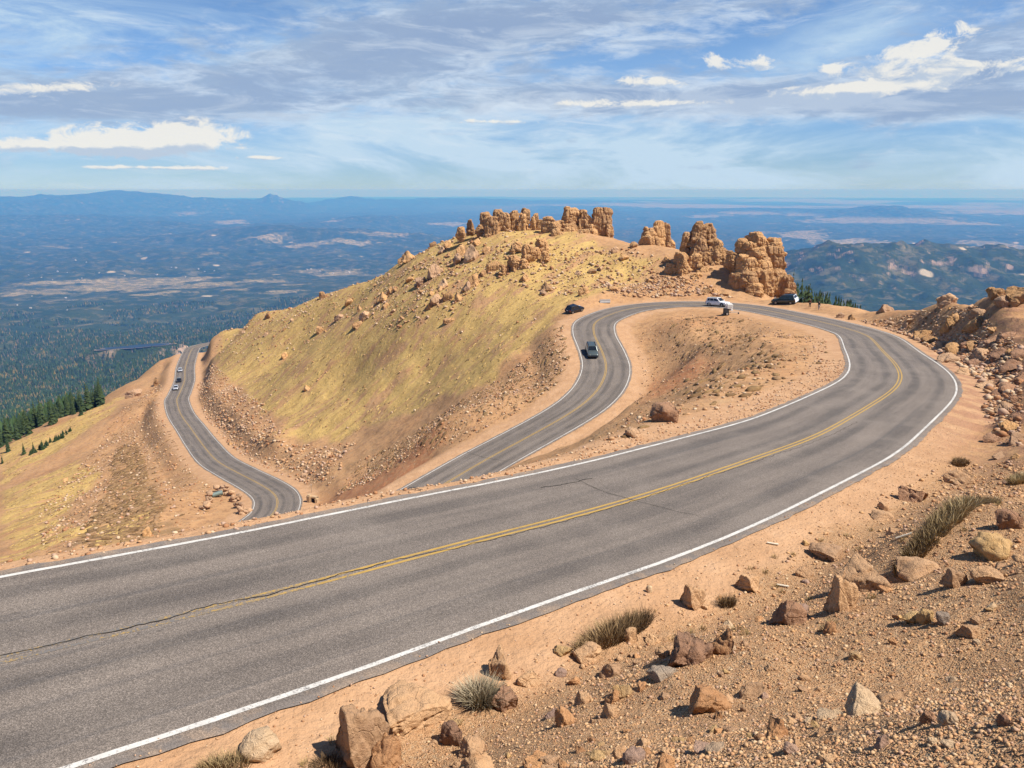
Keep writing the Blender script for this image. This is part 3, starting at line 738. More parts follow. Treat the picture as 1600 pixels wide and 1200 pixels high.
ICO5 = ico(6)
def granite(name, cols, dark=(.13, .08, .05), scale=1.0, bank=False):
    t = NT(name); P = t.pos(); rnd = t.n('ShaderNodeObjectInfo').outputs['Random']
    v = t.n('ShaderNodeVectorMath', operation='ADD', i={0: P, 1: (0, 0, 0)}).outputs[0]
    a = t.noise(.55 * scale, 6, .62, v); b = t.noise(3.2 * scale, 5, .65, v); d = t.noise(11 * scale, 4, .7, v)
    col = t.ramp(a, [(.3, cols[0]), (.5, cols[1]), (.7, cols[2])])
    col = t.mix(t.rng(b, .56, .74, 0, .65), col, dark)
    st = t.noise(1.0, 4, .6, t.mapping(P, (1.6 * scale, 1.6 * scale, .22 * scale)))
    col = t.mix(t.rng(st, .56, .70, 0, .45), col, tuple(x * .55 for x in cols[0]))
    col = t.mix(t.rng(d, .58, .72, 0, .35), col, tuple(min(1, x * 1.35) for x in cols[1]))
    k = t.rng(rnd, 0, 1, .78, 1.16, False)
    col = t.mix(1.0, col, t.n('ShaderNodeCombineColor', i={0: k, 1: k, 2: t.math('POWER', k, .8)}).outputs[0], 'MULTIPLY')
    wv = t.n('ShaderNodeMix', data_type='VECTOR', i={0: .22 / scale}); t.t.links.new(P, wv.inputs[4]); t.t.links.new(t.n('ShaderNodeTexNoise', i={'Scale': 1.5 * scale, 'Vector': P}).outputs['Color'], wv.inputs[5])
    ck = t.n('ShaderNodeTexVoronoi', feature='DISTANCE_TO_EDGE', i={'Scale': .75 * scale ** .75, 'Vector': wv.outputs[1]}).outputs['Distance']
    crk = t.rng(ck, .0, .035, 1, 0)
    col = t.mix(t.math('MULTIPLY', crk, t.rng(a, .50, .64, .0, .28)), col, (.13, .08, .045))
    h = t.math('ADD', t.math('ADD', b, t.math('MULTIPLY', d, .55)), t.math('MULTIPLY', crk, -.25))
    return t.bsdf(col, .92, t.bump(h, .30 / scale, .9), .12)
m_gran = granite('weathered_orange_granite', [(.46, .255, .115), (.56, .325, .15), (.50, .30, .155)])
m_gran2 = granite('pinkish_granite', [(.45, .27, .15), (.54, .34, .20), (.47, .30, .19)], scale=2.0)
m_red = granite('red_brown_granite', [(.31, .165, .095), (.38, .215, .13), (.34, .20, .125)], scale=2.5)
m_near = granite('coarse_near_granite', [(.46, .265, .14), (.56, .345, .19), (.50, .305, .175)], scale=5.0)
m_yelr = granite('yellow_stained_granite', [(.50, .295, .125), (.55, .355, .165), (.50, .32, .17)], scale=5.0)
m_purp = granite('dull_pink_granite', [(.38, .235, .165), (.46, .30, .215), (.42, .27, .19)], scale=5.0)
m_grey = granite('grey_brown_granite', [(.27, .21, .165), (.36, .28, .21), (.40, .31, .22)], scale=5.0)
m_ora = granite('orange_granite', [(.48, .235, .11), (.53, .285, .135), (.47, .25, .125)], scale=5.0)
m_pale = granite('pale_granite', [(.53, .36, .22), (.60, .43, .27), (.54, .37, .22)], scale=5.0)
def rock_me(name, seed, kind, mat, base=ICO3):
    if kind == 'angular': V = rock_verts(base, seed, 8, (.38, .72), (1, .9, .85), .05, .18)
    elif kind == 'round': V = rock_verts(base, seed, 5, (.58, .85), (1, .9, .85), .05, .25)
    elif kind == 'slab': V = rock_verts(base, seed, 7, (.40, .75), (1, .75, .4), .045, .15)
    else: V = rock_verts(base, seed, 7, (.25, .6), (.8, .6, 1.0), .05, .12)
    V[:, :] /= np.abs(V).max(0)[None] * 2        # unit box
    me = np_mesh(name, V, base[1]); me.materials.append(mat)
    return me
LIB = {}
for kind in ('angular', 'round', 'slab', 'point'):
    for mn, m in (('gran', m_gran), ('gran2', m_gran2), ('red', m_red), ('near', m_near), ('yel', m_yelr), ('purp', m_purp), ('grey', m_grey), ('ora', m_ora), ('pale', m_pale)):
        LIB[kind, mn] = [rock_me('rock_shape', 50 + i * 17 + len(LIB) * 3, kind, m, ICO4 if mn in ('near', 'red', 'ora', 'gran', 'gran2') and i < 2 else ICO3) for i in range(3)]
def put_rock(name, p, size, kind, mat, rz=None, tilt=(0, 0), sink=.32, label=None, cat='boulder', group=None):
    me = random.choice(LIB[kind, mat])
    o = bpy.data.objects.new(name, me); COL.objects.link(o)
    o.scale = size
    o.rotation_euler = (tilt[0], tilt[1], random.uniform(0, 6.28) if rz is None else rz)
    o.location = (p[0], p[1], p[2] + size[2] * (.5 - sink))
    return tag(o, label, cat, group)
def rock_px(u, v, wpx, hpx, kind, mat, label=None, group=None, name='boulder', cat='boulder', rz=None, tilt=(0, 0), sink=.36, dr=.95):
    """a rock whose foot is seen at that pixel, wpx by hpx across the picture"""
    p = hit(u, v)
    if p is None: return None
    dist = np.linalg.norm(p); m = dist / F
    W = wpx * m * .95; H = hpx * m * .92 / (1 - sink)
    p = p + np.array([p[0], p[1], 0]) / dist * W * .3
    p[2] = gz(p[0], p[1])
    return put_rock(name, p, (W, W * dr, H), kind, mat, rz if rz is not None else random.uniform(-.5, .5), tilt, sink, label, cat, group)

# --- the granite tors on the spur
def tor(label, Y, blocks, name='rock_tor'):
    us = [b[0] for b in blocks]; vb = max(b[1] for b in blocks)
    p0 = atY(sum(us) / len(us), vb, Y)
    root = empty(name, tuple(p0)); tag(root, label, 'rock formation')
    for i, (u, v1, v0, wpx, dY, k) in enumerate(blocks):
        y = Y + dY
        if name == 'boulder_pile':
            q_ = hit(u, v1); y = q_[1] + .5 if q_ is not None and abs(q_[1] - Y) < 50 else y
        b = atY(u, v1, y); tp = atY(u, v0, y); m = np.linalg.norm(b) / F
        W = wpx * m * 1.10; H = tp[2] - b[2]
        seed = int(u * 7 + v0 * 3)
        r_ = np.random.default_rng(seed)
        ext = max(.25 * H, 1.2)
        dims = (W, W * r_.uniform(.9, 1.3), H + ext)
        V, Fb = block_verts(seed, dims, k)
        lean = r_.uniform(-.06, .06); V[:, 0] += V[:, 2] * lean
        a = r_.uniform(-.5, .5); ca, sa = math.cos(a), math.sin(a)
        V[:, :2] = V[:, :2] @ np.array([[ca, sa], [-sa, ca]])
        for q_ in range(3):                      # broken pieces leaning on and lodged round the block
            f_ = r_.uniform(.28, .5); V2, F2 = block_verts(seed + 91 + q_ * 17, (W * f_ * 1.2, W * f_, max(H * f_ * .55, W * f_ * .7)), 'r' if q_ else k)
            zo = (-.5 * (H + ext) + ext + r_.uniform(.02, .25) * H) if q_ < 2 else (.5 * (H + ext) - r_.uniform(.0, .25) * H)
            V2 = V2 + np.array([r_.uniform(-.42, .42) * W * (1 if q_ < 2 else .6), -r_.uniform(.1, .5) * dims[1] * (1 if q_ < 2 else .2), zo]); Fb = np.concatenate([Fb, F2 + len(V)]); V = np.concatenate([V, V2])
        cen = np.array([b[0], b[1], (b[2] - ext + tp[2]) / 2]) - p0
        me = np_mesh('tor_block', V + cen[None], Fb); me.materials.append(m_gran)
        link('granite_pillar' if k == 'p' else 'granite_block', me, None, root)
    return root
tor('leftmost row of tall orange granite pillars on the crest of the spur', 236, [(735,362,344,11,0,'p'),(720,371,354,14,-3,'r'),(760,354,331,18,3,'b'),(770,374,338,19,-4,'p'),(778,355,327,15,2,'p'),(788,368,332,17,-2,'p'),(804,364,326,16,0,'p'),(815,361,334,13,-2,'p'),(820,354,325,14,3,'p'),(826,362,352,10,-2,'r'),(750,366,352,12,-2,'r')])
tor('small pointed granite stack between the pillar row and the great block', 234, [(833,360,338,9,0,'p'),(838,360,333,9,1,'p'),(843,360,343,8,0,'b')])
tor('great squared granite block with upright joints at the top of the spur', 230, [(856,364,338,18,-2,'b'),(868,366,345,20,-3,'b'),(876,360,344,16,0,'r'),(892,350,324,28,2,'r'),(892,364,342,26,0,'b'),(890,374,354,19,-4,'r'),(915,364,327,23,1,'p'),(933,366,324,16,0,'p'),(946,370,324,17,0,'p'),(951,371,350,13,-2,'b'),(910,384,358,20,-5,'p'),(871,380,356,21,-6,'b'),(884,388,372,14,-7,'r'),(923,372,350,18,-2,'b'),(905,350,329,14,3,'p')])
tor('squat granite knob right of the great block with a lower shoulder on its left', 212, [(1028,388,345,18,0,'p'),(1041,384,349,12,1,'p'),(1014,378,356,22,-1,'r'),(1010,388,365,21,-2,'b'),(1049,390,374,12,1,'r'),(1024,390,372,16,-3,'b')])
tor('broad jumbled granite tower with a dark hollow on its left side', 186, [(1090,382,349,21,2,'p'),(1105,384,349,25,3,'b'),(1072,384,362,14,2,'r'),(1090,414,370,22,0,'p'),(1114,404,372,25,1,'r'),(1084,420,396,18,-2,'b'),(1064,430,394,22,-2,'b'),(1098,440,415,26,-4,'r'),(1117,424,396,17,-1,'b'),(1135,430,400,21,-1,'r'),(1070,404,378,16,3,'b'),(1125,412,386,20,2,'b'),(1112,440,420,18,-4,'b'),(1048,436,412,20,-1,'r'),(1086,446,428,22,-6,'r'),(1130,444,424,20,-5,'b'),(1104,420,395,18,0,'p')])
tor('tallest granite tower at the right end, overhanging beside the road', 176, [(1181,386,362,32,2,'b'),(1158,396,372,18,2,'r'),(1208,404,371,24,1,'b'),(1180,414,384,31,0,'r'),(1206,422,382,30,0,'b'),(1168,430,402,33,-2,'b'),(1167,452,420,31,-3,'r'),(1193,456,420,24,-3,'p'),(1210,456,420,21,-2,'p'),(1145,420,394,21,1,'r'),(1216,430,408,14,0,'b'),(1150,448,424,18,-3,'b'),(1222,458,436,14,-2,'b'),(1190,430,404,24,-2,'r'),(1178,460,440,22,-5,'b')])
tor('low tumbled granite pile on the slope below the great block', 222, [(826,410,382,19,-4,'p'),(846,394,372,20,-2,'r'),(803,420,398,18,-6,'b'),(806,393,380,19,0,'r'),(788,428,414,14,-8,'b'),(838,402,386,16,-3,'b'),(852,408,392,14,-5,'r'),(818,418,404,14,-7,'r')], 'boulder_pile')
tor('single upright orange boulder standing at the foot of the tallest tower', 172, [(1231,460,430,18,0,'b')], 'standing_boulder')

# --- boulders one can point at
G1 = 'boulders strewn over the grassy spur'; L1 = 'weathered tan boulder half sunk in the turf of the spur'
for q in [(680,432,26,20),(657,447,18,14),(692,451,18,15),(720,402,22,20),(737,408,26,24),(718,412,20,16),(728,456,16,16),(740,448,22,20),(716,470,16,14),(683,478,24,18),(700,470,18,14),(672,483,14,10),(640,408,28,17),(628,412,16,10),(770,424,24,16),(755,432,18,10),(820,440,20,12),(700,506,20,8),(505,466,12,11),(420,498,11,11),(383,508,14,16),(376,512,10,14),(570,500,18,14),(545,478,14,12),(562,486,10,12),(445,560,14,9),(500,520,14,10),(530,500,16,9),(600,470,22,14),(610,458,12,10),(640,442,14,9),(560,512,26,9),(700,388,20,12),(690,396,14,10),(676,386,12,9),(760,396,18,9),(745,384,20,10),(855,455,22,12),(850,462,16,9),(912,461,24,14),(960,395,14,10),(975,408,16,9),(990,388,14,10),(480,610,14,8)]:
    rock_px(*q, random.choice(['angular', 'angular', 'angular', 'slab']), random.choice(['gran', 'gran', 'gran2']), L1, G1)
for u, v, w_, h_, k, m, lb in [(1038,660,52,31,'angular','red','dark red brown boulder split across, in the infield above the near road'),(988,684,30,17,'round','gran2','tan boulder at the brink of the near road, left of the dark split boulder'),
    (1477,477,28,17,'angular','gran2','rounded pinkish boulder alone on the right hand skyline'),(1511,469,21,12,'angular','gran2','smaller boulder on the skyline just right of the rounded pinkish one'),(1555,465,26,12,'slab','gran','long flat boulder on the skyline beside the large corner boulder'),(1590,474,34,22,'angular','gran','large brown boulder on the skyline at the right edge'),
    (1566,480,24,13,'round','gran2','tan boulder below the long flat one on the right hill'),(1530,498,28,12,'round','gran2','light boulder resting on a tilted block on the right hill'),(1526,515,32,17,'angular','gran','tilted block under a light boulder on the right hill'),(1487,514,30,22,'angular','gran','leaning wedge of rock at the top of the right cut bank'),
    (1382,487,22,10,'slab','gran2','flat pinkish boulder at the low end of the right skyline'),(1398,484,11,10,'round','gran2','small brown boulder beside the flat pinkish one on the right skyline'),(1331,500,13,9,'angular','gran','boulder at the road bend behind the two standing people'),(1312,497,13,9,'angular','gran2','boulder nearest the two people at the pull-out corner'),
    (210,620,26,12,'angular','gran2','large split boulder on the left slope below the three cars'),(245,602,9,12,'angular','gran','narrow boulder with a dark face left of the three cars'),(137,632,11,10,'round','gran2','lone boulder on the skyline of the left slope'),(230,838,16,14,'angular','gran','tan boulder just below the near road at lower left')]:
    rock_px(u, v, w_, h_, k, m, lb)
def scatter(poly, n, smin, smax, seed, avoid=1.5):
    r_ = np.random.default_rng(seed); lo, hi = poly.min(0), poly.max(0); out = []
    while len(out) < n:
        x = r_.uniform(lo[0], hi[0], 4000); y = r_.uniform(lo[1], hi[1], 4000)
        ok = inside(x, y, poly, .01); x, y = x[ok], y[ok]
        lat, _, _ = road_near(x, y); ok = np.abs(lat) > HALF + avoid; x, y = x[ok], y[ok]
        if len(x) == 0: continue
        z = height(x, y); s = smin * (smax / smin) ** (r_.random(len(x)) ** 2.2)
        out += list(zip(x, y, z, s))
    return np.array(out[:n])
P_TOP = wpoly([(620,430),(690,396),(800,378),(1000,392),(1060,412),(1010,440),(900,460),(780,440),(700,500),(620,520),(560,500)])
P_RIM = wpoly([(325,560),(345,528),(420,500),(520,470),(600,430),(640,440),(560,500),(470,540),(380,575)])
P_FOOT = wpoly([(940,458),(1020,430),(1100,442),(1230,455),(1240,463),(1150,466),(1040,464)])
P_CUT = wpoly([(306,600),(330,570),(420,640),(440,684),(560,690),(520,760),(470,755),(400,725),(350,690),(320,650)])
P_LEFT = wpoly([(20,880),(60,790),(150,700),(250,590),(262,640),(300,740),(360,780),(300,820),(150,855)])
P_RIGHT = wpoly([(1340,500),(1400,494),(1500,478),(1598,462),(1598,540),(1540,560),(1450,540),(1390,516)])
P_INF = wpoly([(995,520),(1080,492),(1180,500),(1290,530),(1300,570),(1200,620),(1080,660),(960,690),(900,700),(1000,610)])
P_MIDBANK = wpoly([(860,520),(900,500),(890,560),(870,600),(800,650),(720,690),(600,740),(560,760),(520,780),(560,720),(700,640),(800,580)])
def boulders(poly, n, s0, s1, seed, label, group, mats, kinds=('angular', 'angular', 'slab')):
    for x, y, z, s in scatter(poly, n, s0, s1, seed):
        put_rock('boulder', (x, y, z), (s, s * random.uniform(.6, .95), s * random.uniform(.45, .9)), random.choice(kinds), random.choice(mats), None, (random.uniform(-.3, .3), random.uniform(-.3, .3)), .36, label, 'boulder', group)
boulders(P_TOP, 62, .9, 3.0, 1, L1, G1, ['gran', 'gran', 'gran2'])
boulders(P_RIM, 34, .8, 2.6, 2, L1, G1, ['gran', 'gran2'])
boulders(P_FOOT, 44, .7, 2.8, 3, 'tumbled orange rock at the foot of the two right hand towers', 'rubble at the foot of the towers', ['gran', 'gran'])
boulders(P_CUT, 46, .6, 2.0, 4, 'broken orange rock on the cut bank above the lowest road', 'broken rocks on the lowest cut bank', ['gran', 'gran2'], ('angular',))
boulders(P_LEFT, 26, .6, 1.9, 5, 'pale tan rock lying on the open left slope below the lowest road', 'rocks on the left slope', ['gran2', 'gran'])
boulders(P_RIGHT, 40, .35, 1.5, 6, 'tan rock scattered over the hill right of the upper bend', 'rocks on the right hill', ['gran2', 'gran'])
boulders(P_INF, 18, .3, .9, 7, 'small rock lying on the sandy infield inside the loop of road', 'rocks on the infield', ['gran2', 'red'])
# ledges of the cut bank right of the upper bend
for i, (u, v) in enumerate([(1436,530),(1452,536),(1470,545),(1490,552),(1478,566),(1500,562),(1516,572),(1506,584),(1530,588),(1546,580),(1560,600),(1540,606),(1556,618),(1576,612),(1592,626),(1572,640),(1590,652),(1560,560),(1580,580),(1596,596),(1530,560),(1550,540),(1580,552),(1510,540),(1570,530),(1594,560),(1548,690),(1576,672),(1592,690),(1520,545),(1588,715),(1560,716)]):
    p = hit(u, v)
    if p is None: continue
    m = np.linalg.norm(p) / F; s = random.uniform(15, 34) * m
    put_rock('rock_ledge', p, (s, s * .75, s * random.uniform(.30, .55)), random.choice(['slab', 'angular']), random.choice(['red', 'gran2', 'red', 'gran']), random.uniform(.3, .9), (random.uniform(.1, .35), random.uniform(-.45, -.15)), .3,
             'bedded reddish ledge jutting from the cut bank right of the upper bend', 'ledge', 'ledges of the right cut bank')

# --- foreground rocks
for u, v, w_, h_, k, m, lb in [
    (1345,925,76,46,'point','near','big pointed slab leaning up behind a dark faced block on the near slope'),(1314,956,46,58,'angular','near','upright block with a dark left face, in front of the pointed slab'),(1232,976,54,42,'round','red','rounded dark boulder left of the upright block, a pinkish stone against it'),(1251,962,20,18,'round','purp','pinkish stone leaning on the rounded dark boulder'),
    (1082,950,42,36,'angular','near','tan block beside the dirt verge, above the long red slab'),(1078,1036,74,36,'slab','red','long dark red slab sunk in the near slope'),(1134,1020,48,38,'angular','ora','orange block butting against the long dark red slab'),(1038,1060,46,16,'slab','grey','flat dark grey lump of broken asphalt on the gravel'),
    (985,1004,22,24,'point','near','small pointed stone at the foot of the long brown shrub'),(958,1100,26,24,'angular','ora','orange brown stone left of the yellow stained one'),(972,1090,30,20,'angular','yel','yellow stained stone leaning on the orange brown one'),(882,1132,32,28,'round','ora','round bright orange stone low on the near slope'),
    (914,1098,30,18,'angular','near','angular tan stone uphill of the round orange one'),(956,1120,30,22,'angular','near','tan stone below the yellow stained stone'),(990,1192,34,20,'round','purp','flat purplish stone at the bottom edge'),
    (566,1196,86,92,'angular','near','big light outcrop with a dark left face at the bottom edge'),(602,1206,56,50,'angular','ora','brown boulder set against the big light outcrop'),(640,1140,110,36,'slab','near','long pale ledge running right from the big light outcrop'),(782,1060,36,48,'point','near','pointed upright stone behind the grey bush'),(790,1108,44,26,'slab','red','shaded slab under the grey bush'),(706,1166,36,34,'angular','red','dark hollow faced block below the grey bush'),
    (408,1184,62,36,'round','pale','pale rounded rock in the verge at the bottom left'),(1552,874,56,32,'slab','yel','yellow stained slab near the right edge'),(1572,828,34,26,'angular','red','dark faced rock above the yellow stained slab'),(1430,902,66,24,'slab','near','flat pale rock right of the pointed slab'),(1490,918,34,26,'angular','near','tan rock right of the flat pale rock'),(1545,912,46,20,'slab','near','low flat rock under the yellow stained slab'),
    (1494,756,38,22,'angular','near','rock in the ditch beyond the long dry grass bank'),(1425,784,42,20,'angular','red','brown rock above the left end of the dry grass bank'),(1381,797,20,12,'angular','near','small tan stone at the edge of the right verge'),(1376,812,34,12,'slab','near','flat stone just below the small tan one by the verge'),(1254,901,26,16,'angular','near','small angular stone left of the leaning slab, near the verge'),(1294,876,54,18,'slab','near','low broad stone at the edge of the verge above the pointed slab'),
    (1446,975,24,20,'angular','yel','yellow stone with a grey stone at its right'),(1470,976,20,18,'round','grey','grey stone with a yellow stone at its left'),(1512,996,32,16,'angular','near','tan stone with a dark left face on open gravel'),(1448,1131,20,20,'round','red','dark stone on the gravel, left of a cream stone'),(1480,1133,24,20,'round','pale','cream stone on the gravel, right of a dark stone'),(1376,1168,20,17,'angular','purp','pink stone alone on the lower gravel'),
    (1233,1178,24,18,'round','purp','round pinkish stone near the bottom edge of the gravel'),(1567,1135,18,14,'angular','red','small brown stone near the right edge of the gravel'),(1295,990,21,18,'round','ora','round orange brown stone below the upright block'),(1014,926,11,12,'round','pale','small cream stone alone on the dirt verge'),(1455,1165,16,12,'round','pale','small whitish stone low on the gravel')]:
    rock_px(u, v, w_, h_, k, m, lb, name='rock', cat='rock')
P_FORE = np.array([(atY(u, v, y)[0], y) for u, v, y in [(560,1100,12.4),(800,1050,12.5),(1000,960,13.5),(1200,900,15),(1400,800,18),(1560,720,22),(1600,800,13),(1600,1000,6.5),(1600,1190,3.0),(1200,1190,3.6),(800,1190,5.6),(600,1190,8)]])
def slope_stones(n, seed):
    r_ = np.random.default_rng(seed); r = 2.8 * (26 / 2.8) ** r_.random(n * 3); a = r_.uniform(R(-16), R(36), n * 3)
    x, y = r * np.sin(a), r * np.cos(a); l_, _, _ = road_near(x, y); e = np.where(np.abs(l_) < 500, -l_, 1e3) - HALF
    ok = np.where((e > 1.3) & (fbm(x / 1.4, y / 1.4, 3, 175) + .8 * r_.random(n * 3) > .12))[0][:n]; x, y, r = x[ok], y[ok], r[ok]
    return np.stack([x, y, height(x, y), r * .0105 * (1 - r_.random(len(x)) * .95) ** -.62], 1)
for x, y, z, s in slope_stones(280, 8):
    put_rock('stone', (x, y, z), (s, s * random.uniform(.6, .95), s * random.uniform(.45, .85)), random.choice(['angular', 'angular', 'round', 'slab', 'angular']), random.choice(['near', 'near', 'near', 'near', 'ora', 'yel', 'purp', 'pale', 'near', 'ora']), None, (random.uniform(-.4, .4), random.uniform(-.4, .4)), .3,
             'loose granite stone lying in the gravel of the near slope', 'stone', 'loose stones on the near slope')

# --- loose stones nobody could count
def stones(name, pts, bases, mats, label, squash=(.5, .9), sink=.25):
    """one mesh of many stones; pts rows are x, y, z, size"""
    n = len(pts); r_ = np.random.default_rng(n)
    Vs, Fs, Ms = [], [], []; off = 0
    bi = r_.integers(0, len(bases), n); mi = r_.integers(0, len(mats), n)
    for b in range(len(bases)):
        sel = np.where(bi == b)[0]
        if len(sel) == 0: continue
        BV, BF = bases[b]
        a = r_.uniform(0, 6.28, len(sel)); ca, sa = np.cos(a), np.sin(a)
        tl = r_.uniform(-.5, .5, len(sel))
        S = pts[sel, 3]
        dims = np.stack([S, S * r_.uniform(.6, 1, len(sel)), S * r_.uniform(*squash, len(sel))], 1)
        W = BV[None] * dims[:, None]
        x = W[..., 0]; y = W[..., 1]; zz = W[..., 2] + x * np.sin(tl)[:, None] * .6
        G = np.stack([x * ca[:, None] - y * sa[:, None] + pts[sel, 0:1], x * sa[:, None] + y * ca[:, None] + pts[sel, 1:2], zz + pts[sel, 2:3] + dims[:, 2:3] * (.5 - sink)], -1)
        Vs.append(G.reshape(-1, 3)); Fs.append((BF[None] + (off + np.arange(len(sel)) * len(BV))[:, None, None]).reshape(-1, 3)); Ms.append(np.repeat(mi[sel], len(BF)))
        off += len(sel) * len(BV)
    me = np_mesh(name, np.concatenate(Vs), np.concatenate(Fs))
    for m in mats: me.materials.append(m)
    me.polygons.foreach_set('material_index', np.concatenate(Ms).astype(np.int32))
    o = link(name, me); return tag(o, label, 'stones', kind='stuff')
B12 = []
for i in range(8):
    r_ = np.random.default_rng(200 + i); V = ICO1[0] * (1 + r_.uniform(-.45, .25, (len(ICO1[0]), 1))); B12.append((V / np.abs(V).max(0) / 2, ICO1[1]))
B42 = []
for i in range(8):
    V = rock_verts(ICO2, 300 + i, 9, (.45, .8), (1, 1, 1), .05, .15); B42.append((V, ICO2[1]))
sm = [plain('loose_stone_tan', (.47, .28, .15), .9, .1, scale=3), plain('loose_stone_pink', (.45, .30, .21), .9, .1, scale=3), plain('loose_stone_rust', (.36, .18, .09), .9, .1, scale=3), plain('loose_stone_light', (.55, .40, .26), .9, .1, scale=3)]
P_BANK = wpoly([(1400, 520), (1450, 520), (1530, 530), (1597, 540), (1597, 700), (1560, 690), (1530, 620), (1490, 570), (1440, 545)])
PT = [scatter(P_BANK, 2600, .10, .75, 30), scatter(P_CREST, 700, .3, 1.5, 33), scatter(P_TOP, 2400, .25, 1.2, 21), scatter(P_RIM, 900, .25, 1.1, 22), scatter(P_FOOT, 900, .25, 1.1, 23), scatter(P_CUT, 3600, .22, 1.0, 24), scatter(P_LEFT, 3600, .2, .9, 25), scatter(P_RIGHT, 1500, .12, .6, 26), scatter(P_INF, 2600, .10, .4, 27), scatter(P_MIDBANK, 2600, .15, .6, 28), scatter(G_MAIN, 1100, .2, .8, 29)]
stones('hillside_rubble', np.concatenate(PT), B12, sm, 'loose tan rubble strewn over the slopes between the roads')
def gravel(n, seed):
    r_ = np.random.default_rng(seed)
    r = 2.4 * (40 / 2.4) ** (r_.random(n) ** .9); a = r_.uniform(R(-20), R(54), n)
    x, y = r * np.sin(a), r * np.cos(a)
    lat, _, _ = road_near(x, y); e = np.where(np.abs(lat) < 500, -lat, 1e3) - HALF
    ok = (e > .35) & (r_.random(n) < .04 + .96 * sstep(e + 1.0 * fbm(x / 2, y / 2, 3, 170), .8, 3.0)) & (fbm(x / .9, y / .9, 3, 171) + .5 * r_.random(n) > -.08)
    x, y, r = x[ok], y[ok], r[ok]
    s = np.maximum(.0055 * r ** .25, .00115 * r) * (r_.random(len(x)) ** -.46).clip(1, 5)
    return np.stack([x, y, height(x, y), s], 1)
gm = [plain('pebble_' + nm_, cc, .9, .1, scale=60) for nm_, cc in (('tan', (.49, .285, .15)), ('sand', (.55, .345, .19)), ('ochre', (.52, .31, .15)), ('buff', (.51, .315, .165)), ('clay', (.47, .255, .13)), ('honey', (.55, .335, .17)), ('rust', (.38, .20, .105)), ('pink', (.47, .30, .20)), ('brown', (.33, .20, .12)), ('cream', (.57, .40, .24)))]
stones('gravel', gravel(195000, 31), B12, gm, 'orange and buff gravel covering the near slope')
# gravel lip along the brink of the near road and stones in the verges
def lipstones(n, seed):
    r_ = np.random.default_rng(seed); k = r_.integers(60, _i0 + 110, n); o = HALF + .15 + r_.random(n) ** 1.6 * 2.0
    x = ROAD[k, 0] + RN[k, 0] * o + r_.uniform(-.3, .3, n); y = ROAD[k, 1] + RN[k, 1] * o + r_.uniform(-.3, .3, n)
    return np.stack([x, y, height(x, y), .05 + .14 * r_.random(n) ** 3], 1)
def edgestones(n, seed):
    r_ = np.random.default_rng(seed); k = r_.integers(90, _i1, n); o = HALF + .05 + r_.random(n) ** 1.5 * 1.4 - .2 * (r_.random(n) < .15)
    x = ROAD[k, 0] - RN[k, 0] * o + r_.uniform(-.3, .3, n); y = ROAD[k, 1] - RN[k, 1] * o + r_.uniform(-.3, .3, n)
    l_, s_, z_ = road_near(x, y)
    return np.stack([x, y, np.where(np.abs(l_) < HALF, z_, height(x, y)), .014 + .05 * r_.random(n) ** 3], 1)
stones('verge_gravel', edgestones(4200, 34), B12, sm, 'fine orange gravel scattered along the bank side verge of the near road')
stones('brink_gravel', lipstones(3200, 32), B12, sm, 'crumbled orange gravel along the brink of the near road')

# ------------------------------------------------------------------ dry turf clumps, grass and shrubs
def blades(n, sx, sy, h, wid, seed, lean=.5, up=.25):
    """thin two-piece blades rising from an elliptical foot"""
    r_ = np.random.default_rng(seed)
    a = r_.uniform(0, 6.283, n); q = np.sqrt(r_.random(n)); bx, by = q * np.cos(a) * sx, q * np.sin(a) * sy
    hh = h * r_.uniform(.45, 1.0, n) * (1 - .35 * q ** 2)
    d = r_.uniform(0, 6.283, n); ln = r_.uniform(0, lean, n) * hh
    ox, oy = np.cos(d) * ln + q * np.cos(a) * h * up, np.sin(d) * ln + q * np.sin(a) * h * up
    t = r_.uniform(0, 6.283, n); wx, wy = np.cos(t) * wid / 2, np.sin(t) * wid / 2
    z = -.04 * h
    P = np.zeros((n, 5, 3))
    P[:, 0] = np.stack([bx - wx, by - wy, np.full(n, z)], 1); P[:, 1] = np.stack([bx + wx, by + wy, np.full(n, z)], 1)
    P[:, 2] = np.stack([bx + ox * .4 + wx * .8, by + oy * .4 + wy * .8, hh * .6], 1); P[:, 3] = np.stack([bx + ox * .4 - wx * .8, by + oy * .4 - wy * .8, hh * .6], 1)
    P[:, 4] = np.stack([bx + ox, by + oy, hh], 1)
    i = np.arange(n)[:, None] * 5
    Fc = np.concatenate([np.concatenate([i, i + 1, i + 2], 1), np.concatenate([i, i + 2, i + 3], 1), np.concatenate([i + 3, i + 2, i + 4], 1)])
    return P.reshape(-1, 3), Fc
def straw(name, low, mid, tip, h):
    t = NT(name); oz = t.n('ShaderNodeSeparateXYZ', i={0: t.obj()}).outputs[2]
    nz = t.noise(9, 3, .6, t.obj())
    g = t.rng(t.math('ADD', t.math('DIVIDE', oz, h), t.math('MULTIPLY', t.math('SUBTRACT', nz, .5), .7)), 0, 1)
    return t.bsdf(t.ramp(g, [(0, low), (.5, mid), (1, tip)]), .85, spec=.1)
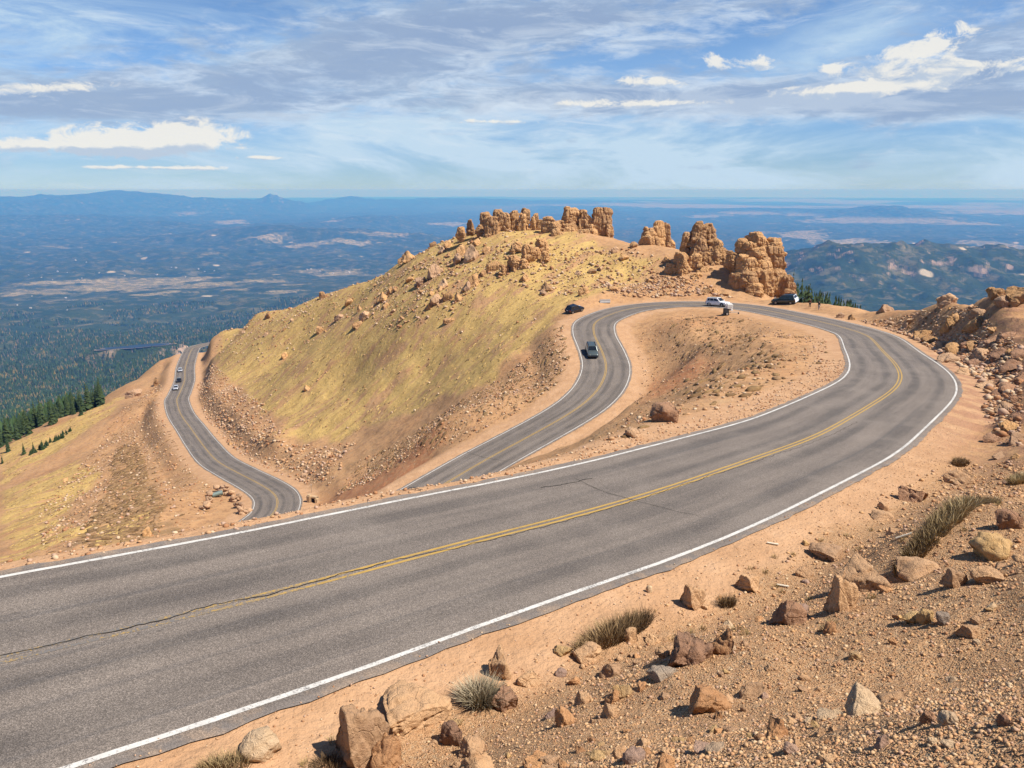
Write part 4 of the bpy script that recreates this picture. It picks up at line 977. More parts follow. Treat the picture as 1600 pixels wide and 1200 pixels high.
def plant(name, label, cat, u, v, n, sx, sy, h, wid, mat, rz=0.0, group=None, lean=.8, up=.3, seed=0):
    p = hit(u, v)
    if p is None: return None
    V, Fc = blades(n, sx, sy, h, wid, seed + int(u), lean, up)
    # follow the slope
    ca, sa = math.cos(rz), math.sin(rz)
    wx = V[:, 0] * ca - V[:, 1] * sa; wy = V[:, 0] * sa + V[:, 1] * ca
    foot = np.repeat(V.reshape(-1, 5, 3)[:, :2].mean(1), 5, 0)
    fx = foot[:, 0] * ca - foot[:, 1] * sa; fy = foot[:, 0] * sa + foot[:, 1] * ca
    V[:, 2] += height(p[0] + fx, p[1] + fy) - p[2]
    me = np_mesh(name, V, Fc); o = link(name, me, mat); o.location = p; o.rotation_euler = (0, 0, rz)
    return tag(o, label, cat, group)
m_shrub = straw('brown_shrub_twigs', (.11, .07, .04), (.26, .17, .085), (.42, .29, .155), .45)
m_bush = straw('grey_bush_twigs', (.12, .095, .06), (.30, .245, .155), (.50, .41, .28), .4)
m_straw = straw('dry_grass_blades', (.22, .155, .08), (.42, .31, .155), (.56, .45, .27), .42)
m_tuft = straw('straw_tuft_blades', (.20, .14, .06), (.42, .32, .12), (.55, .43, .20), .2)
def between(a, b):
    pa, pb = hit(*a), hit(*b); return math.atan2(pb[1] - pa[1], pb[0] - pa[0]), math.hypot(*(pb - pa)[:2]) / 2
_a, _l = between((908, 1016), (1022, 962))
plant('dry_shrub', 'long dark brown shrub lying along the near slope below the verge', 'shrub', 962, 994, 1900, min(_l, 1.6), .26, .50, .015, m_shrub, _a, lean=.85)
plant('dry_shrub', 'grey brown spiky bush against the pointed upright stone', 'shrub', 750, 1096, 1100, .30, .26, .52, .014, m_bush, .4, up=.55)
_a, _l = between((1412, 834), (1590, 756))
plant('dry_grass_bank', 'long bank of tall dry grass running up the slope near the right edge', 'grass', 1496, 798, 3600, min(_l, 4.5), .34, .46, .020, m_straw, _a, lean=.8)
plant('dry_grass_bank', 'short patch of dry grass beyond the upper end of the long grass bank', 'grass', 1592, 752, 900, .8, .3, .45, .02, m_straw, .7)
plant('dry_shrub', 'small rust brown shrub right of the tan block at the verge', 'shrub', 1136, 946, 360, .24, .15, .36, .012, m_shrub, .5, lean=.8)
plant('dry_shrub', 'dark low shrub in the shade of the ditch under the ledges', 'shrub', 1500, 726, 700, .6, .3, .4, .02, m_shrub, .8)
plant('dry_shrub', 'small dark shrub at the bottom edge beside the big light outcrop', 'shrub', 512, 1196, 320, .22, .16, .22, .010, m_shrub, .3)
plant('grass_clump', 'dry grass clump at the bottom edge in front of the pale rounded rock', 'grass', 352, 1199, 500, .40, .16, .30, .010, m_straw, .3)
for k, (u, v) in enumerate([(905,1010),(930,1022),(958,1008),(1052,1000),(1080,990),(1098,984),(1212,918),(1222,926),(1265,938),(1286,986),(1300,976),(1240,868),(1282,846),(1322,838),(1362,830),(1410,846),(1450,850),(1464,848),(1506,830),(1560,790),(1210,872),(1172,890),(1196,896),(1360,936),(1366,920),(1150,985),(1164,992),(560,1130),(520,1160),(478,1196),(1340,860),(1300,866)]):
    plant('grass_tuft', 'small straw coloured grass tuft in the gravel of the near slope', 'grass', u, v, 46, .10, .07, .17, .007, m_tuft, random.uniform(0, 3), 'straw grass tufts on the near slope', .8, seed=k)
def clumps(name, pts, mats, label, ang):
    n = len(pts); r_ = np.random.default_rng(n + 5)
    BV, BF = ICO2
    sel = np.arange(n); S = pts[:, 3]
    a = ang + r_.normal(0, .25, n); ca, sa = np.cos(a), np.sin(a)
    up = BV.copy(); up[:, 2] = np.where(up[:, 2] < 0, up[:, 2] * .4, up[:, 2])
    W = up[None] * np.stack([S, S * r_.uniform(.32, .5, n), S * r_.uniform(.22, .36, n)], 1)[:, None]
    W = W * (1 + r_.uniform(-.28, .28, (n, len(BV), 1)))
    x, y = W[..., 0], W[..., 1]
    G = np.stack([x * ca[:, None] - y * sa[:, None] + pts[:, 0:1], x * sa[:, None] + y * ca[:, None] + pts[:, 1:2], W[..., 2] + pts[:, 2:3]], -1)
    # drape down the slope
    gxs = (height(pts[:, 0] + .6, pts[:, 1]) - height(pts[:, 0] - .6, pts[:, 1])) / 1.2; gys = (height(pts[:, 0], pts[:, 1] + .6) - height(pts[:, 0], pts[:, 1] - .6)) / 1.2
    G[..., 2] += (G[..., 0] - pts[:, 0:1]) * gxs[:, None] + (G[..., 1] - pts[:, 1:2]) * gys[:, None]
    me = np_mesh(name, G.reshape(-1, 3), (BF[None] + (np.arange(n) * len(BV))[:, None, None]).reshape(-1, 3))
    for m in mats: me.materials.append(m)
    me.polygons.foreach_set('material_index', np.repeat(r_.integers(0, len(mats), n), len(BF)).astype(np.int32))
    o = link(name, me); return tag(o, label, 'turf', kind='stuff')
tm = [plain('turf_brown', (.165, .10, .05), .95, .05, var=.3, scale=4), plain('turf_umber', (.23, .145, .07), .95, .05, var=.3, scale=4), plain('turf_tan', (.27, .165, .088), .95, .05, var=.3, scale=4)]
P_TUS = wpoly([(1040,520),(1085,494),(1160,500),(1240,560),(1200,610),(1100,640),(1050,600),(1130,560)])
P_TUL = wpoly([(130,840),(180,700),(215,690),(230,740),(262,800),(240,835),(180,860)])
clumps('turf_clumps', np.concatenate([scatter(P_TUS, 650, .2, .95, 41), scatter(P_TUL, 3200, .3, 1.2, 42), scatter(P_MIDBANK, 1100, .2, .8, 43), scatter(P_INF, 500, .15, .5, 44), scatter(P_LEFT, 1200, .2, .8, 46)]), tm, 'dead brown turf clumps dotting the sandy slopes', 1.0)
gm2 = [plain('turf_yellow', (.45, .315, .12), .95, .05, var=.3, scale=3), plain('turf_ochre', (.41, .275, .105), .95, .05, var=.3, scale=3), plain('turf_dark', (.24, .155, .07), .95, .05, var=.3, scale=3)]  # the last is a darker turf tone, dealt among clumps at random
GR = [scatter(G_MAIN, 8000, .15, .62, 45)]
for i, P_ in enumerate((G_L1, G_L2, G_L3)):
    if len(P_) > 2: GR.append(scatter(P_, 1100, .15, .62, 48 + i))
clumps('meadow_turf', np.concatenate(GR), gm2, 'yellow alpine turf tussocks covering the flank of the spur', 1.0)

# ------------------------------------------------------------------ conifers
def conifer_mesh(seed, h=1.0, R0=.20, tiers=15):
    r_ = np.random.default_rng(seed); V, Fc = [], []
    for k in range(tiers):
        f = k / (tiers - 1); z = .08 + .90 * f; rad = R0 * ((1 - f) ** .85 + .05) * r_.uniform(.8, 1.1)
        nb = 9 if f < .7 else 6; a0 = r_.uniform(0, 6.28)
        for b in range(nb):
            a = a0 + b * 6.283 / nb + r_.uniform(-.2, .2); L = rad * r_.uniform(.65, 1.15); d = L * r_.uniform(.35, .6); wd = L * .42
            ca, sa = math.cos(a), math.sin(a); i = len(V)
            V += [(0, 0, z + .035), (ca * L * .6 - sa * wd, sa * L * .6 + ca * wd, z - d * .55), (ca * L, sa * L, z - d), (ca * L * .6 + sa * wd, sa * L * .6 - ca * wd, z - d * .55), (ca * L * .5, sa * L * .5, z - d * .15)]
            Fc += [(i, i + 1, i + 4), (i + 1, i + 2, i + 4), (i + 2, i + 3, i + 4), (i + 3, i, i + 4)]
    i = len(V); V += [(0, 0, 1.0), (.012, 0, .9), (-.006, .01, .9), (-.006, -.01, .9)]; Fc += [(i, i + 1, i + 2), (i, i + 2, i + 3), (i, i + 3, i + 1)]
    return np.array(V), np.array(Fc)
def trunk_mesh(r0=.014):
    V, Fc = [], []; n = 7
    for z, r in ((-.12, r0 * 1.25), (.1, r0), (.5, r0 * .6), (.95, r0 * .12)):
        for k in range(n): V.append((r * math.cos(6.283 * k / n), r * math.sin(6.283 * k / n), z))
    for l in range(3):
        for k in range(n): Fc.append((l * n + k, l * n + (k + 1) % n, (l + 1) * n + (k + 1) % n, (l + 1) * n + k))
    return np.array(V), np.array(Fc)
t = NT('conifer_needles'); rnd = t.n('ShaderNodeObjectInfo').outputs['Random']
cc = t.ramp(t.noise(14, 4, .65, t.obj()), [(.3, (.018, .034, .014)), (.5, (.034, .058, .022)), (.7, (.062, .085, .03))])
cc = t.mix(t.math('MULTIPLY', rnd, .35), cc, (.07, .085, .025)); m_need = t.bsdf(cc, .8, spec=.15)
m_bark = plain('conifer_bark', (.12, .08, .055), .9, .1, scale=30)
TREES = []
for s_ in range(5):
    V, Fc = conifer_mesh(70 + s_, 1.0, (.20, .17, .23, .15, .19)[s_], (15, 16, 14, 15, 17)[s_]); a = np_mesh('crown', V, Fc); a.materials.append(m_need); TREES.append(a)
V, Fc = trunk_mesh(); TRUNK = np_mesh('trunk', V, Fc); TRUNK.materials.append(m_bark)
def conifer(p, h, label, group, k=None, wide=1.0):
    root = empty('conifer', tuple(p), random.uniform(0, 6.28)); root.scale = (h * wide, h * wide, h); tag(root, label, 'tree', group)
    link('crown', TREES[random.randrange(5) if k is None else k], None, root); link('trunk', TRUNK, None, root)
    return root
def tree_px(u, v_top, hpx, Y, label, group=None, k=None, wide=1.0):
    """top of the tree at that pixel; its foot goes down to the ground"""
    tp = atY(u, v_top, Y); g = gz(tp[0], tp[1]); hh = max(tp[2] - g, hpx * np.linalg.norm(tp) / F * .5)
    return conifer((tp[0], tp[1], tp[2] - hh), hh, label, group, k, wide)
GT = 'dark conifers beyond the upper bend'
tree_px(1241, 421, 60, 182, 'tall thin dark conifer standing just right of the tallest granite tower', None, 3, .8)
tree_px(1254, 436, 40, 186, 'conifer between the tall thin one and the broad one beyond the pull-out', None, 0)
tree_px(1266, 443, 40, 178, 'broad conifer directly behind the two standing people', None, 2, 1.1)
tree_px(1297, 458, 30, 192, 'rounded conifer right of the two standing people, above its neighbours', None, 2)
r_ = np.random.default_rng(5)
for i in range(90):
    f = r_.random(); u = 1240 + 105 * f
    vt = np.interp(u, [1240, 1262, 1290, 1310, 1330, 1345], [438, 444, 456, 461, 467, 476]) + abs(r_.normal(0, 5)) + (3 if i % 3 else 0)
    Y = r_.uniform(176, 235) + 20 * f
    tree_px(u, vt, 26, Y, 'dark green conifer crowding the slope beyond the upper bend', GT)
GL = 'conifers at the lower edge of the left slope'
for u, vt, hp, Y, lb in [(127,630,18,318,'lone small conifer on the skyline of the left slope beside the boulder'),(13,684,22,278,'dark bushy conifer at the left edge on the skyline'),(38,694,16,272,'thin young conifer left of the row of dwarf conifers'),(53,692,14,270,'small conifer at the start of the row of dwarf conifers'),(67,688,14,276,'pointed conifer at the head of the row of dwarf conifers'),(4,712,12,262,'tiny conifer low at the left edge')]:
    p = hit(u, vt + hp)
    if p is None: p = atY(u, vt + hp, Y); p[2] = gz(p[0], p[1])
    conifer(p, hp * np.linalg.norm(p) / F, lb, None, None, 1.1)
for i in range(26):
    f = i / 25; u = 46 + 64 * f + random.uniform(-3, 3); v = 712 - 38 * f + random.uniform(-2, 3)
    p = hit(u, v)
    if p is not None: conifer(p, random.uniform(1.2, 2.6), 'dwarf conifer in the low row across the left slope', 'dwarf conifers on the left slope', None, 1.9)
# edge of the forest: the nearest trees as trees, the rest as one wood
GE = 'nearest conifers of the forest below the left slope'
r_ = np.random.default_rng(9); cnt = 0
while cnt < 240:
    a = r_.uniform(R(-36), R(-22)); r = r_.uniform(340, 640)
    x, y = r * math.sin(a), r * math.cos(a)
    pu = proj(np.array([x, y, gz(x, y) + 6]))
    if not (-30 < pu[0] < 160 and pu[1] < 706): continue
    if float(road_near([x], [y])[0][0]) < 40 and abs(float(road_near([x], [y])[0][0])) < 40: continue
    conifer((x, y, gz(x, y)), r_.uniform(7, 12), 'green conifer at the near edge of the forest below the left slope', GE); cnt += 1
def cone_tree(sides=5):
    V = [(0, 0, 1.0)]; Fc = []
    for z, r in ((.62, .10), (.05, .21)):
        for k in range(sides): V.append((r * math.cos(6.283 * (k + z * 3) / sides), r * math.sin(6.283 * (k + z * 3) / sides), z))
    for k in range(sides):
        k2 = (k + 1) % sides; Fc += [(0, 1 + k, 1 + k2), (1 + k, 1 + sides + k, 1 + sides + k2), (1 + k, 1 + sides + k2, 1 + k2)]
    return np.array(V), np.array(Fc)
def wood(n, seed):
    r_ = np.random.default_rng(seed); BV, BF = cone_tree()
    r = 560 * (7200 / 560) ** (r_.random(n) ** .85); a = np.where(r_.random(n) < .8, r_.uniform(R(-36), R(-13), n), r_.uniform(R(-36), R(-4), n))
    m_ = np.arange(n) < 26000; r = np.where(m_, 430 * (1500 / 430) ** r_.random(n), r); a = np.where(m_, r_.uniform(R(-36), R(-21), n), a)
    x, y = r * np.sin(a), r * np.cos(a); z = np.where(r < 600, height(x, y), h_far(x, y))
    g = fbm(x / 240, y / 240, 5, 180); keep = (g + .25 * r_.random(n) > -.22) & ((r > 620) | (np.array([proj(np.array([x_, y_, z_ + 8.]))[1] for x_, y_, z_ in zip(x, y, z)]) < 705))
    l = np.sqrt(((r - LAKE[0]) / LAKE[2]) ** 2 + ((np.arctan2(x, y) - LAKE[1]) * LAKE[0] / LAKE[3]) ** 2); keep &= l > 1.25
    pu_ = 800 + F * x / np.maximum(y * CP - z * SP, 1); keep &= ~m_ | (pu_ < 118) | (r > 900)
    keep &= ~((r > 5600) & (fbm(x / 500, y / 500, 4, 190) < .1))
    x, y, z, r, g = x[keep], y[keep], z[keep], r[keep], g[keep]; n = len(x)
    h = r_.uniform(7, 13, n) * np.interp(r, [600, 1300, 2200, 7000], [1.5, 1.4, 1.15, 1.9]); wd = h * r_.uniform(.9, 1.5, n)
    W = BV[None] * np.stack([wd, wd, h], 1)[:, None] + np.stack([x, y, z - .3], 1)[:, None]
    me = np_mesh('forest', W.reshape(-1, 3), (BF[None] + (np.arange(n) * len(BV))[:, None, None]).reshape(-1, 3))
    kind = r_.random(n); asp = fbm(x / 130, y / 130, 3, 185)
    c_ = np.where((kind < .05 + .35 * sstep(asp, .18, .45))[:, None], np.array([[.19, .145, .045]]), np.where((kind > .95)[:, None], np.array([[.14, .11, .075]]), np.array([[.030, .050, .020]]) * r_.uniform(.6, 1.9, (n, 1))))
    attr(me, 'tint', np.repeat(np.c_[c_, np.ones(n)], len(BV), 0), 'FLOAT_COLOR')
    t = NT('forest_needles'); m = t.bsdf(t.attr('tint', 'Color'), .9, spec=.05)
    return tag(link('forest', me, m), 'far conifer forest with yellow aspens and bare grey trees below the mountain', 'forest', kind='stuff')
wood(150000, 51)

# reservoir
n = 64; pts = []
for k in range(n):
    th = 2 * math.pi * k / n; q_ = 1.0 + .30 * perlin(np.array([math.cos(th) * 1.6]), np.array([math.sin(th) * 1.6]), 33)[0]
    rr_ = LAKE[0] + LAKE[2] * math.sin(th) * q_; aa_ = LAKE[1] + LAKE[3] / LAKE[0] * math.cos(th) * q_
    pts.append((rr_ * math.sin(aa_), rr_ * math.cos(aa_), LAKE[4] + .8))
me = bpy.data.meshes.new('lake'); me.from_pydata(pts, [], [list(range(n))[::-1]]); me.update()
t = NT('reservoir_water'); m_wat = t.bsdf((.010, .024, .045), .35, t.bump(t.noise(.05, 3, .6, t.pos()), .3, .3), .12)
tag(link('lake', me, m_wat), 'dark blue reservoir among the forest in the valley', 'water', kind='structure')
pts2 = []
for k in range(n):
    x_, y_, z_ = pts[k]; c0 = (LAKE[0] * math.sin(LAKE[1]), LAKE[0] * math.cos(LAKE[1]))
    pts2.append((c0[0] + (x_ - c0[0]) * 1.05, c0[1] + (y_ - c0[1]) * 1.06, LAKE[4] + .4))
me = bpy.data.meshes.new('shore'); me.from_pydata(pts2, [], [list(range(n))[::-1]]); me.update()
tag(link('shore', me, plain('shore_sand', (.48, .37, .24), .95, .1, scale=.02)), 'pale sandy shore round the reservoir', 'shore', kind='structure')

# houses of the town in the valley
hw, hr = plain('house_wall_white', (.50, .48, .45), .8, .1), plain('house_roof_grey', (.35, .33, .33), .8, .1)
bm = bmesh.new(); bmesh.ops.create_cube(bm, size=1.0); bmesh.ops.translate(bm, verts=bm.verts, vec=(0, 0, .5)); WALL = bpy.data.meshes.new('wall'); bm.to_mesh(WALL); bm.free(); WALL.materials.append(hw)
ROOF = bpy.data.meshes.new('roof'); ROOF.from_pydata([(-.56, -.56, .98), (.56, -.56, .98), (.56, .56, .98), (-.56, .56, .98), (-.56, 0, 1.5), (.56, 0, 1.5)], [], [(0, 1, 5, 4), (2, 3, 4, 5), (0, 4, 3), (1, 2, 5), (3, 2, 1, 0)]); ROOF.update(); ROOF.materials.append(hr)
r_ = np.random.default_rng(17)
for u, v in [(103,466),(118,407),(27,477),(105,485),(48,482),(210,423),(268,418),(275,419),(155,427),(290,433),(300,436),(310,421),(480,422),(486,421),(500,424),(45,430),(65,434),(82,438),(195,431),(245,430),(90,425),(105,426),(135,410),(320,425),(335,424),(520,428),(545,426),(128,435),(160,484),(50,463)]:
    d0 = ray(u, v); T = np.geomspace(700, 30000, 2500); Pm = d0[None] / np.linalg.norm(d0) * T[:, None]; b = np.where(Pm[:, 2] < h_far(Pm[:, 0], Pm[:, 1]))[0]
    if len(b) == 0: continue
    p = Pm[b[0]]; s_ = r_.uniform(9, 17) * (1 + .5 * (p[1] > 9000))
    root = empty('house', (p[0], p[1], p[2] - 1), r_.uniform(0, 3)); root.scale = (s_, s_ * .7, s_ * .5); tag(root, 'tiny white house in the valley town beyond the forest', 'house', 'houses of the valley town')
    link('wall', WALL, None, root); link('roof', ROOF, None, root)

# ------------------------------------------------------------------ cracks in the asphalt
m_crack = plain('tar_crack', (.028, .025, .023), .95, .05, scale=9)
def crack(pts, wid, label):
    """pts: (station m, lateral offset) pairs along the crack"""
    P = np.array(pts, float); s = np.r_[0, np.cumsum(np.linalg.norm(np.diff(P, axis=0), axis=1))]
    q_ = np.arange(0, s[-1], .12); S = np.interp(q_, s, P[:, 0]); L = np.interp(q_, s, P[:, 1])
    L = L + .09 * perlin(S / .7 + L, L * 2, 61) + .05 * perlin(S / .2, L * 5, 62); S = S + .07 * perlin(L / .5 + 3, S, 63)
    k = np.clip((S / .5).astype(int), 0, NR - 2); f = (S - RS[k]) / .5
    def at(l): return np.stack([ROAD[k, 0] * (1 - f) + ROAD[k + 1, 0] * f + RN[k, 0] * l, ROAD[k, 1] * (1 - f) + ROAD[k + 1, 1] * f + RN[k, 1] * l, ROAD[k, 2] * (1 - f) + ROAD[k + 1, 2] * f + .010], 1)
    A = at(L); T = np.gradient(A[:, :2], axis=0); T /= np.linalg.norm(T, axis=1)[:, None] + 1e-9
    w_ = wid * (.6 + .6 * np.abs(perlin(q_ / .5, q_ * 0, 64)))[:, None] / 2; O = np.c_[-T[:, 1:2] * w_, T[:, 0:1] * w_, np.zeros((len(A), 1))]
    V = np.concatenate([A + O, A - O]); n = len(A); i = np.arange(n - 1)
    me = np_mesh('road_crack', V, np.stack([i, i + 1, i + 1 + n, i + n], 1)[:, ::-1]); tag(link('road_crack', me, m_crack), label, 'crack', kind='structure')
def st(u, v):
    p = hit(u, v); l, s_, z_ = road_near(p[:1], p[1:2]); return float(s_[0]), float(l[0])
def crack_px(pix, wid, label): crack([st(u, v) for u, v in pix], wid, label)
crack_px([(4, 1035), (150, 1002), (240, 980), (330, 955), (430, 934), (520, 912), (610, 888)], .045, 'long dark crack running beside the worn yellow line on the left')
crack_px([(620, 886), (720, 862), (840, 832), (950, 800), (1100, 752), (1250, 702), (1340, 662)], .028, 'thin seam along the near side of the yellow line up to the bend')
crack_px([(895, 752), (940, 772), (985, 786), (1040, 800), (1092, 812)], .022, 'thin transverse crack across both lanes of the near road')
crack_px([(845, 768), (890, 760), (925, 752)], .05, 'short dark scar in the far lane of the near road')
crack_px([(730, 708), (755, 716), (790, 722)], .06, 'transverse joint across the middle road')
crack_px([(938, 574), (960, 574), (984, 575)], .05, 'transverse joint below the climbing car')
crack_px([(640, 765), (665, 768)], .06, 'transverse joint low on the middle road near the brink')

# ------------------------------------------------------------------ vehicles
def carpaint(name, col, rough=.28, metal=.3): return plain(name, col, rough, .5, metal, .04, 2.0, .6)
m_glass = plain('dark_car_glass', (.012, .014, .017), .06, .6, 0, .05, 1)
m_tyre = plain('tyre_rubber', (.02, .02, .02), .8, .2)
m_rim = plain('alloy_rim', (.45, .45, .46), .35, .5, .8)
m_trim = plain('black_plastic_trim', (.025, .025, .027), .6, .3)
m_lamp = plain('headlamp_lens', (.75, .76, .78), .12, .6)
m_red = m_red; m_tail = plain('red_tail_lens', (.45, .03, .03), .2, .5)
m_white = plain('licence_plate', (.7, .7, .72), .5, .3)
def loft(sections, ring):
    """closed loft: each section is x, half width, bottom z, top z; ring gives the rounded cross section"""
    bm = bmesh.new(); L = []
    for x, hw, z0, z1 in sections:
        L.append([bm.verts.new((x, a * hw, z0 + b * (z1 - z0))) for a, b in ring])
    n = len(ring)
    for A, B in zip(L, L[1:]):
        for k in range(n): bm.faces.new((A[k], A[(k + 1) % n], B[(k + 1) % n], B[k]))
    bm.faces.new(L[0]); bm.faces.new(L[-1][::-1]); bmesh.ops.recalc_face_normals(bm, faces=bm.faces)
    return bm
RING = [(-.86, 0), (.86, 0), (.97, .12), (1, .38), (1, .62), (.97, .82), (.90, .94), (.76, 1), (-.76, 1), (-.90, .94), (-.97, .82), (-1, .62), (-1, .38), (-.97, .12)]
def plate(quad, th=.012, inset=.0):
    """a thin panel lying on four corners, standing proud by th"""
    q_ = [Vector(p) for p in quad]; c_ = sum(q_, Vector()) / 4; q_ = [p + (c_ - p) * inset for p in q_]
    n = (q_[1] - q_[0]).cross(q_[3] - q_[0]).normalized()
    bm = bmesh.new(); a = [bm.verts.new(p - n * .03) for p in q_]; b = [bm.verts.new(p + n * th) for p in q_]
    bm.faces.new(b)
    for k in range(4): bm.faces.new((a[k], a[(k + 1) % 4], b[(k + 1) % 4], b[k]))
    bmesh.ops.recalc_face_normals(bm, faces=bm.faces); return bm
def wheel(root, x, y, r, wd):
    bm = bmesh.new(); sgn = 1 if y > 0 else -1
    prof = [(r * .64, -wd / 2), (r * .92, -wd / 2), (r, -wd * .32), (r, wd * .32), (r * .92, wd / 2), (r * .64, wd / 2)]
    N = 20; rings = [[bm.verts.new((p * math.cos(6.2832 * k / N), o, p * math.sin(6.2832 * k / N))) for p, o in prof] for k in range(N)]
    for k in range(N):
        A, B = rings[k], rings[(k + 1) % N]
        for j in range(len(prof)): bm.faces.new((A[j], A[(j + 1) % len(prof)], B[(j + 1) % len(prof)], B[j]))
    bmesh.ops.recalc_face_normals(bm, faces=bm.faces)
    t_ = bm_obj('tyre', bm, m_tyre, None, False)
    w_ = bpy.data.objects.new('wheel', None); COL.objects.link(w_); w_.empty_display_size = .1; w_.parent = root; w_.location = (x, y, r); t_.parent = w_
    bm = bmesh.new(); c0 = bm.verts.new((0, sgn * wd * .30, 0)); rim = [bm.verts.new((r * .66 * math.cos(6.2832 * k / 20), sgn * wd * .40, r * .66 * math.sin(6.2832 * k / 20))) for k in range(20)]
    hub = [bm.verts.new((r * (.2 if k % 4 < 2 else .34) * math.cos(6.2832 * k / 20), sgn * wd * .44, r * (.2 if k % 4 < 2 else .34) * math.sin(6.2832 * k / 20))) for k in range(20)]
    for k in range(20): bm.faces.new((rim[k], rim[(k + 1) % 20], hub[(k + 1) % 20], hub[k])); bm.faces.new((hub[k], hub[(k + 1) % 20], c0))
    bmesh.ops.recalc_face_normals(bm, faces=bm.faces); bm_obj('rim', bm, m_rim, w_)
def make_car(name, label, loc, nrm, head, paint_, L=4.6, W=1.86, H=1.70, hatch=False, rails=False, glare_mat=None, cat='car'):
    root = empty(name, tuple(loc)); tag(root, label, cat)
    up = nrm; fx = Vector((math.cos(head), math.sin(head), 0)); fx = (fx - up * fx.dot(up)).normalized(); fy = up.cross(fx)
    root.rotation_mode = 'QUATERNION'; root.rotation_quaternion = Matrix((fx, fy, up)).transposed().to_quaternion()
    h = L / 2; hw = W / 2; belt = H * .60; hood = H * .58; z0 = .24; r = .35
    secs = [(-h, hw * .80, z0 + .22, belt * .86), (-h + .05, hw * .92, z0 + .12, belt * .96), (-h + .35, hw, z0, belt * 1.0), (-h * .3, hw, z0, belt), (h * .28, hw, z0, belt * .985), (h * .42, hw * .99, z0, hood), (h * .78, hw * .97, z0, hood * .93), (h - .18, hw * .93, z0 + .06, hood * .84), (h - .03, hw * .84, z0 + .14, hood * .68), (h, hw * .76, z0 + .2, hood * .56)]
    bm = loft(secs, RING); bmesh.ops.subdivide_edges(bm, edges=bm.edges[:], cuts=1, use_grid_fill=True, smooth=.25)
    bm_obj('body', bm, paint_, root, True)
    rx0, rx1 = -h + .12, h * .44                       # foot of the glasshouse
    tx0, tx1 = (-h + .55 if hatch else -h + .34), h * .10   # its roof
    zb, zt = belt - .03, H - .03; wb, wt_ = hw * .95, hw * .76
    def gp(f, s_, z_):                                  # point on the glasshouse: f 0 rear..1 front, side, height 0..1
        xb = rx0 + (rx1 - rx0) * f; xt = tx0 + (tx1 - tx0) * f
        return Vector((xb + (xt - xb) * z_, s_ * (wb + (wt_ - wb) * z_), zb + (zt - zb) * z_))
    bm = bmesh.new(); bot = [bm.verts.new(gp(f, s_, 0)) for f, s_ in ((0, -1), (1, -1), (1, 1), (0, 1))]; top = [bm.verts.new(gp(f, s_, 1)) for f, s_ in ((0, -1), (1, -1), (1, 1), (0, 1))]
    bm.faces.new(top); bm.faces.new(bot[::-1])
    for k in range(4): bm.faces.new((bot[k], bot[(k + 1) % 4], top[(k + 1) % 4], top[k]))
    bmesh.ops.bevel(bm, geom=[e_ for e_ in bm.edges if all(v.co.z > zt - .05 for v in e_.verts) or abs(e_.verts[0].co.z - e_.verts[1].co.z) > .3], offset=.09, segments=3, affect='EDGES', profile=.5)
    bmesh.ops.recalc_face_normals(bm, faces=bm.faces); bm_obj('cabin', bm, paint_, root, False)
    def win(pts, nm='window', mat=m_glass, th=.012): bm_obj(nm, plate(pts, th), mat, root)
    win([gp(1, -.88, .10), gp(1, .88, .10), gp(1, .86, .90), gp(1, -.86, .90)], 'windscreen')
    win([gp(0, .84, .16), gp(0, -.84, .16), gp(0, -.82, .86), gp(0, .82, .86)], 'rear_window')
    for s_ in (-1, 1):
        for f0, f1, g0, g1 in ((.075, .27, .13, .275), (.30, .58, .30, .58), (.61, .93, .61, .84)):
            q_ = [gp(f0, s_, .12), gp(f1, s_, .12), gp(g1, s_, .84), gp(g0, s_, .84)]
            win(q_ if s_ < 0 else [q_[1], q_[0], q_[3], q_[2]])
    for s_ in (-1, 1):
        for x_ in (-h * .62, h * .60):
            bm = bmesh.new(); N = 14; ro, ri = r * 1.24, r * .2
            A = [bm.verts.new((x_ + ro * math.cos(math.pi * k / N), s_ * (hw + .006), r + ro * math.sin(math.pi * k / N))) for k in range(N + 1)]
            B = [bm.verts.new((x_ + ri * math.cos(math.pi * k / N), s_ * (hw + .006), r + ri * math.sin(math.pi * k / N) - .12)) for k in range(N + 1)]
            C_ = [bm.verts.new((v.co.x, s_ * (hw - .12), v.co.z)) for v in A]
            for k in range(N): bm.faces.new((A[k], A[k + 1], B[k + 1], B[k])); bm.faces.new((A[k], A[k + 1], C_[k + 1], C_[k]))
            bm_obj('wheel_arch', bm, m_trim, root); wheel(root, x_, s_ * (hw - .09), r, .23)
        win([(h - .30, s_ * hw * .93, hood * .78), (h - .04, s_ * hw * .62, hood * .68), (h - .07, s_ * hw * .62, hood * .82), (h - .34, s_ * hw * .90, hood * .90)][::(1 if s_ > 0 else -1)], 'headlight', m_lamp, .03)
        win([(-h + .02, s_ * hw * .93, belt * .60), (-h - .01, s_ * hw * .62, belt * .60), (-h + .02, s_ * hw * .64, belt * .92), (-h + .06, s_ * hw * .93, belt * .92)][::(-1 if s_ > 0 else 1)], 'tail_light', m_tail, .03)
        bm = bmesh.new(); bmesh.ops.create_uvsphere(bm, u_segments=10, v_segments=6, radius=1); bmesh.ops.scale(bm, verts=bm.verts, vec=(.07, .12, .08)); bmesh.ops.translate(bm, verts=bm.verts, vec=(h * .36, s_ * (hw + .10), belt + .10)); bm_obj('mirror', bm, paint_, root, True)
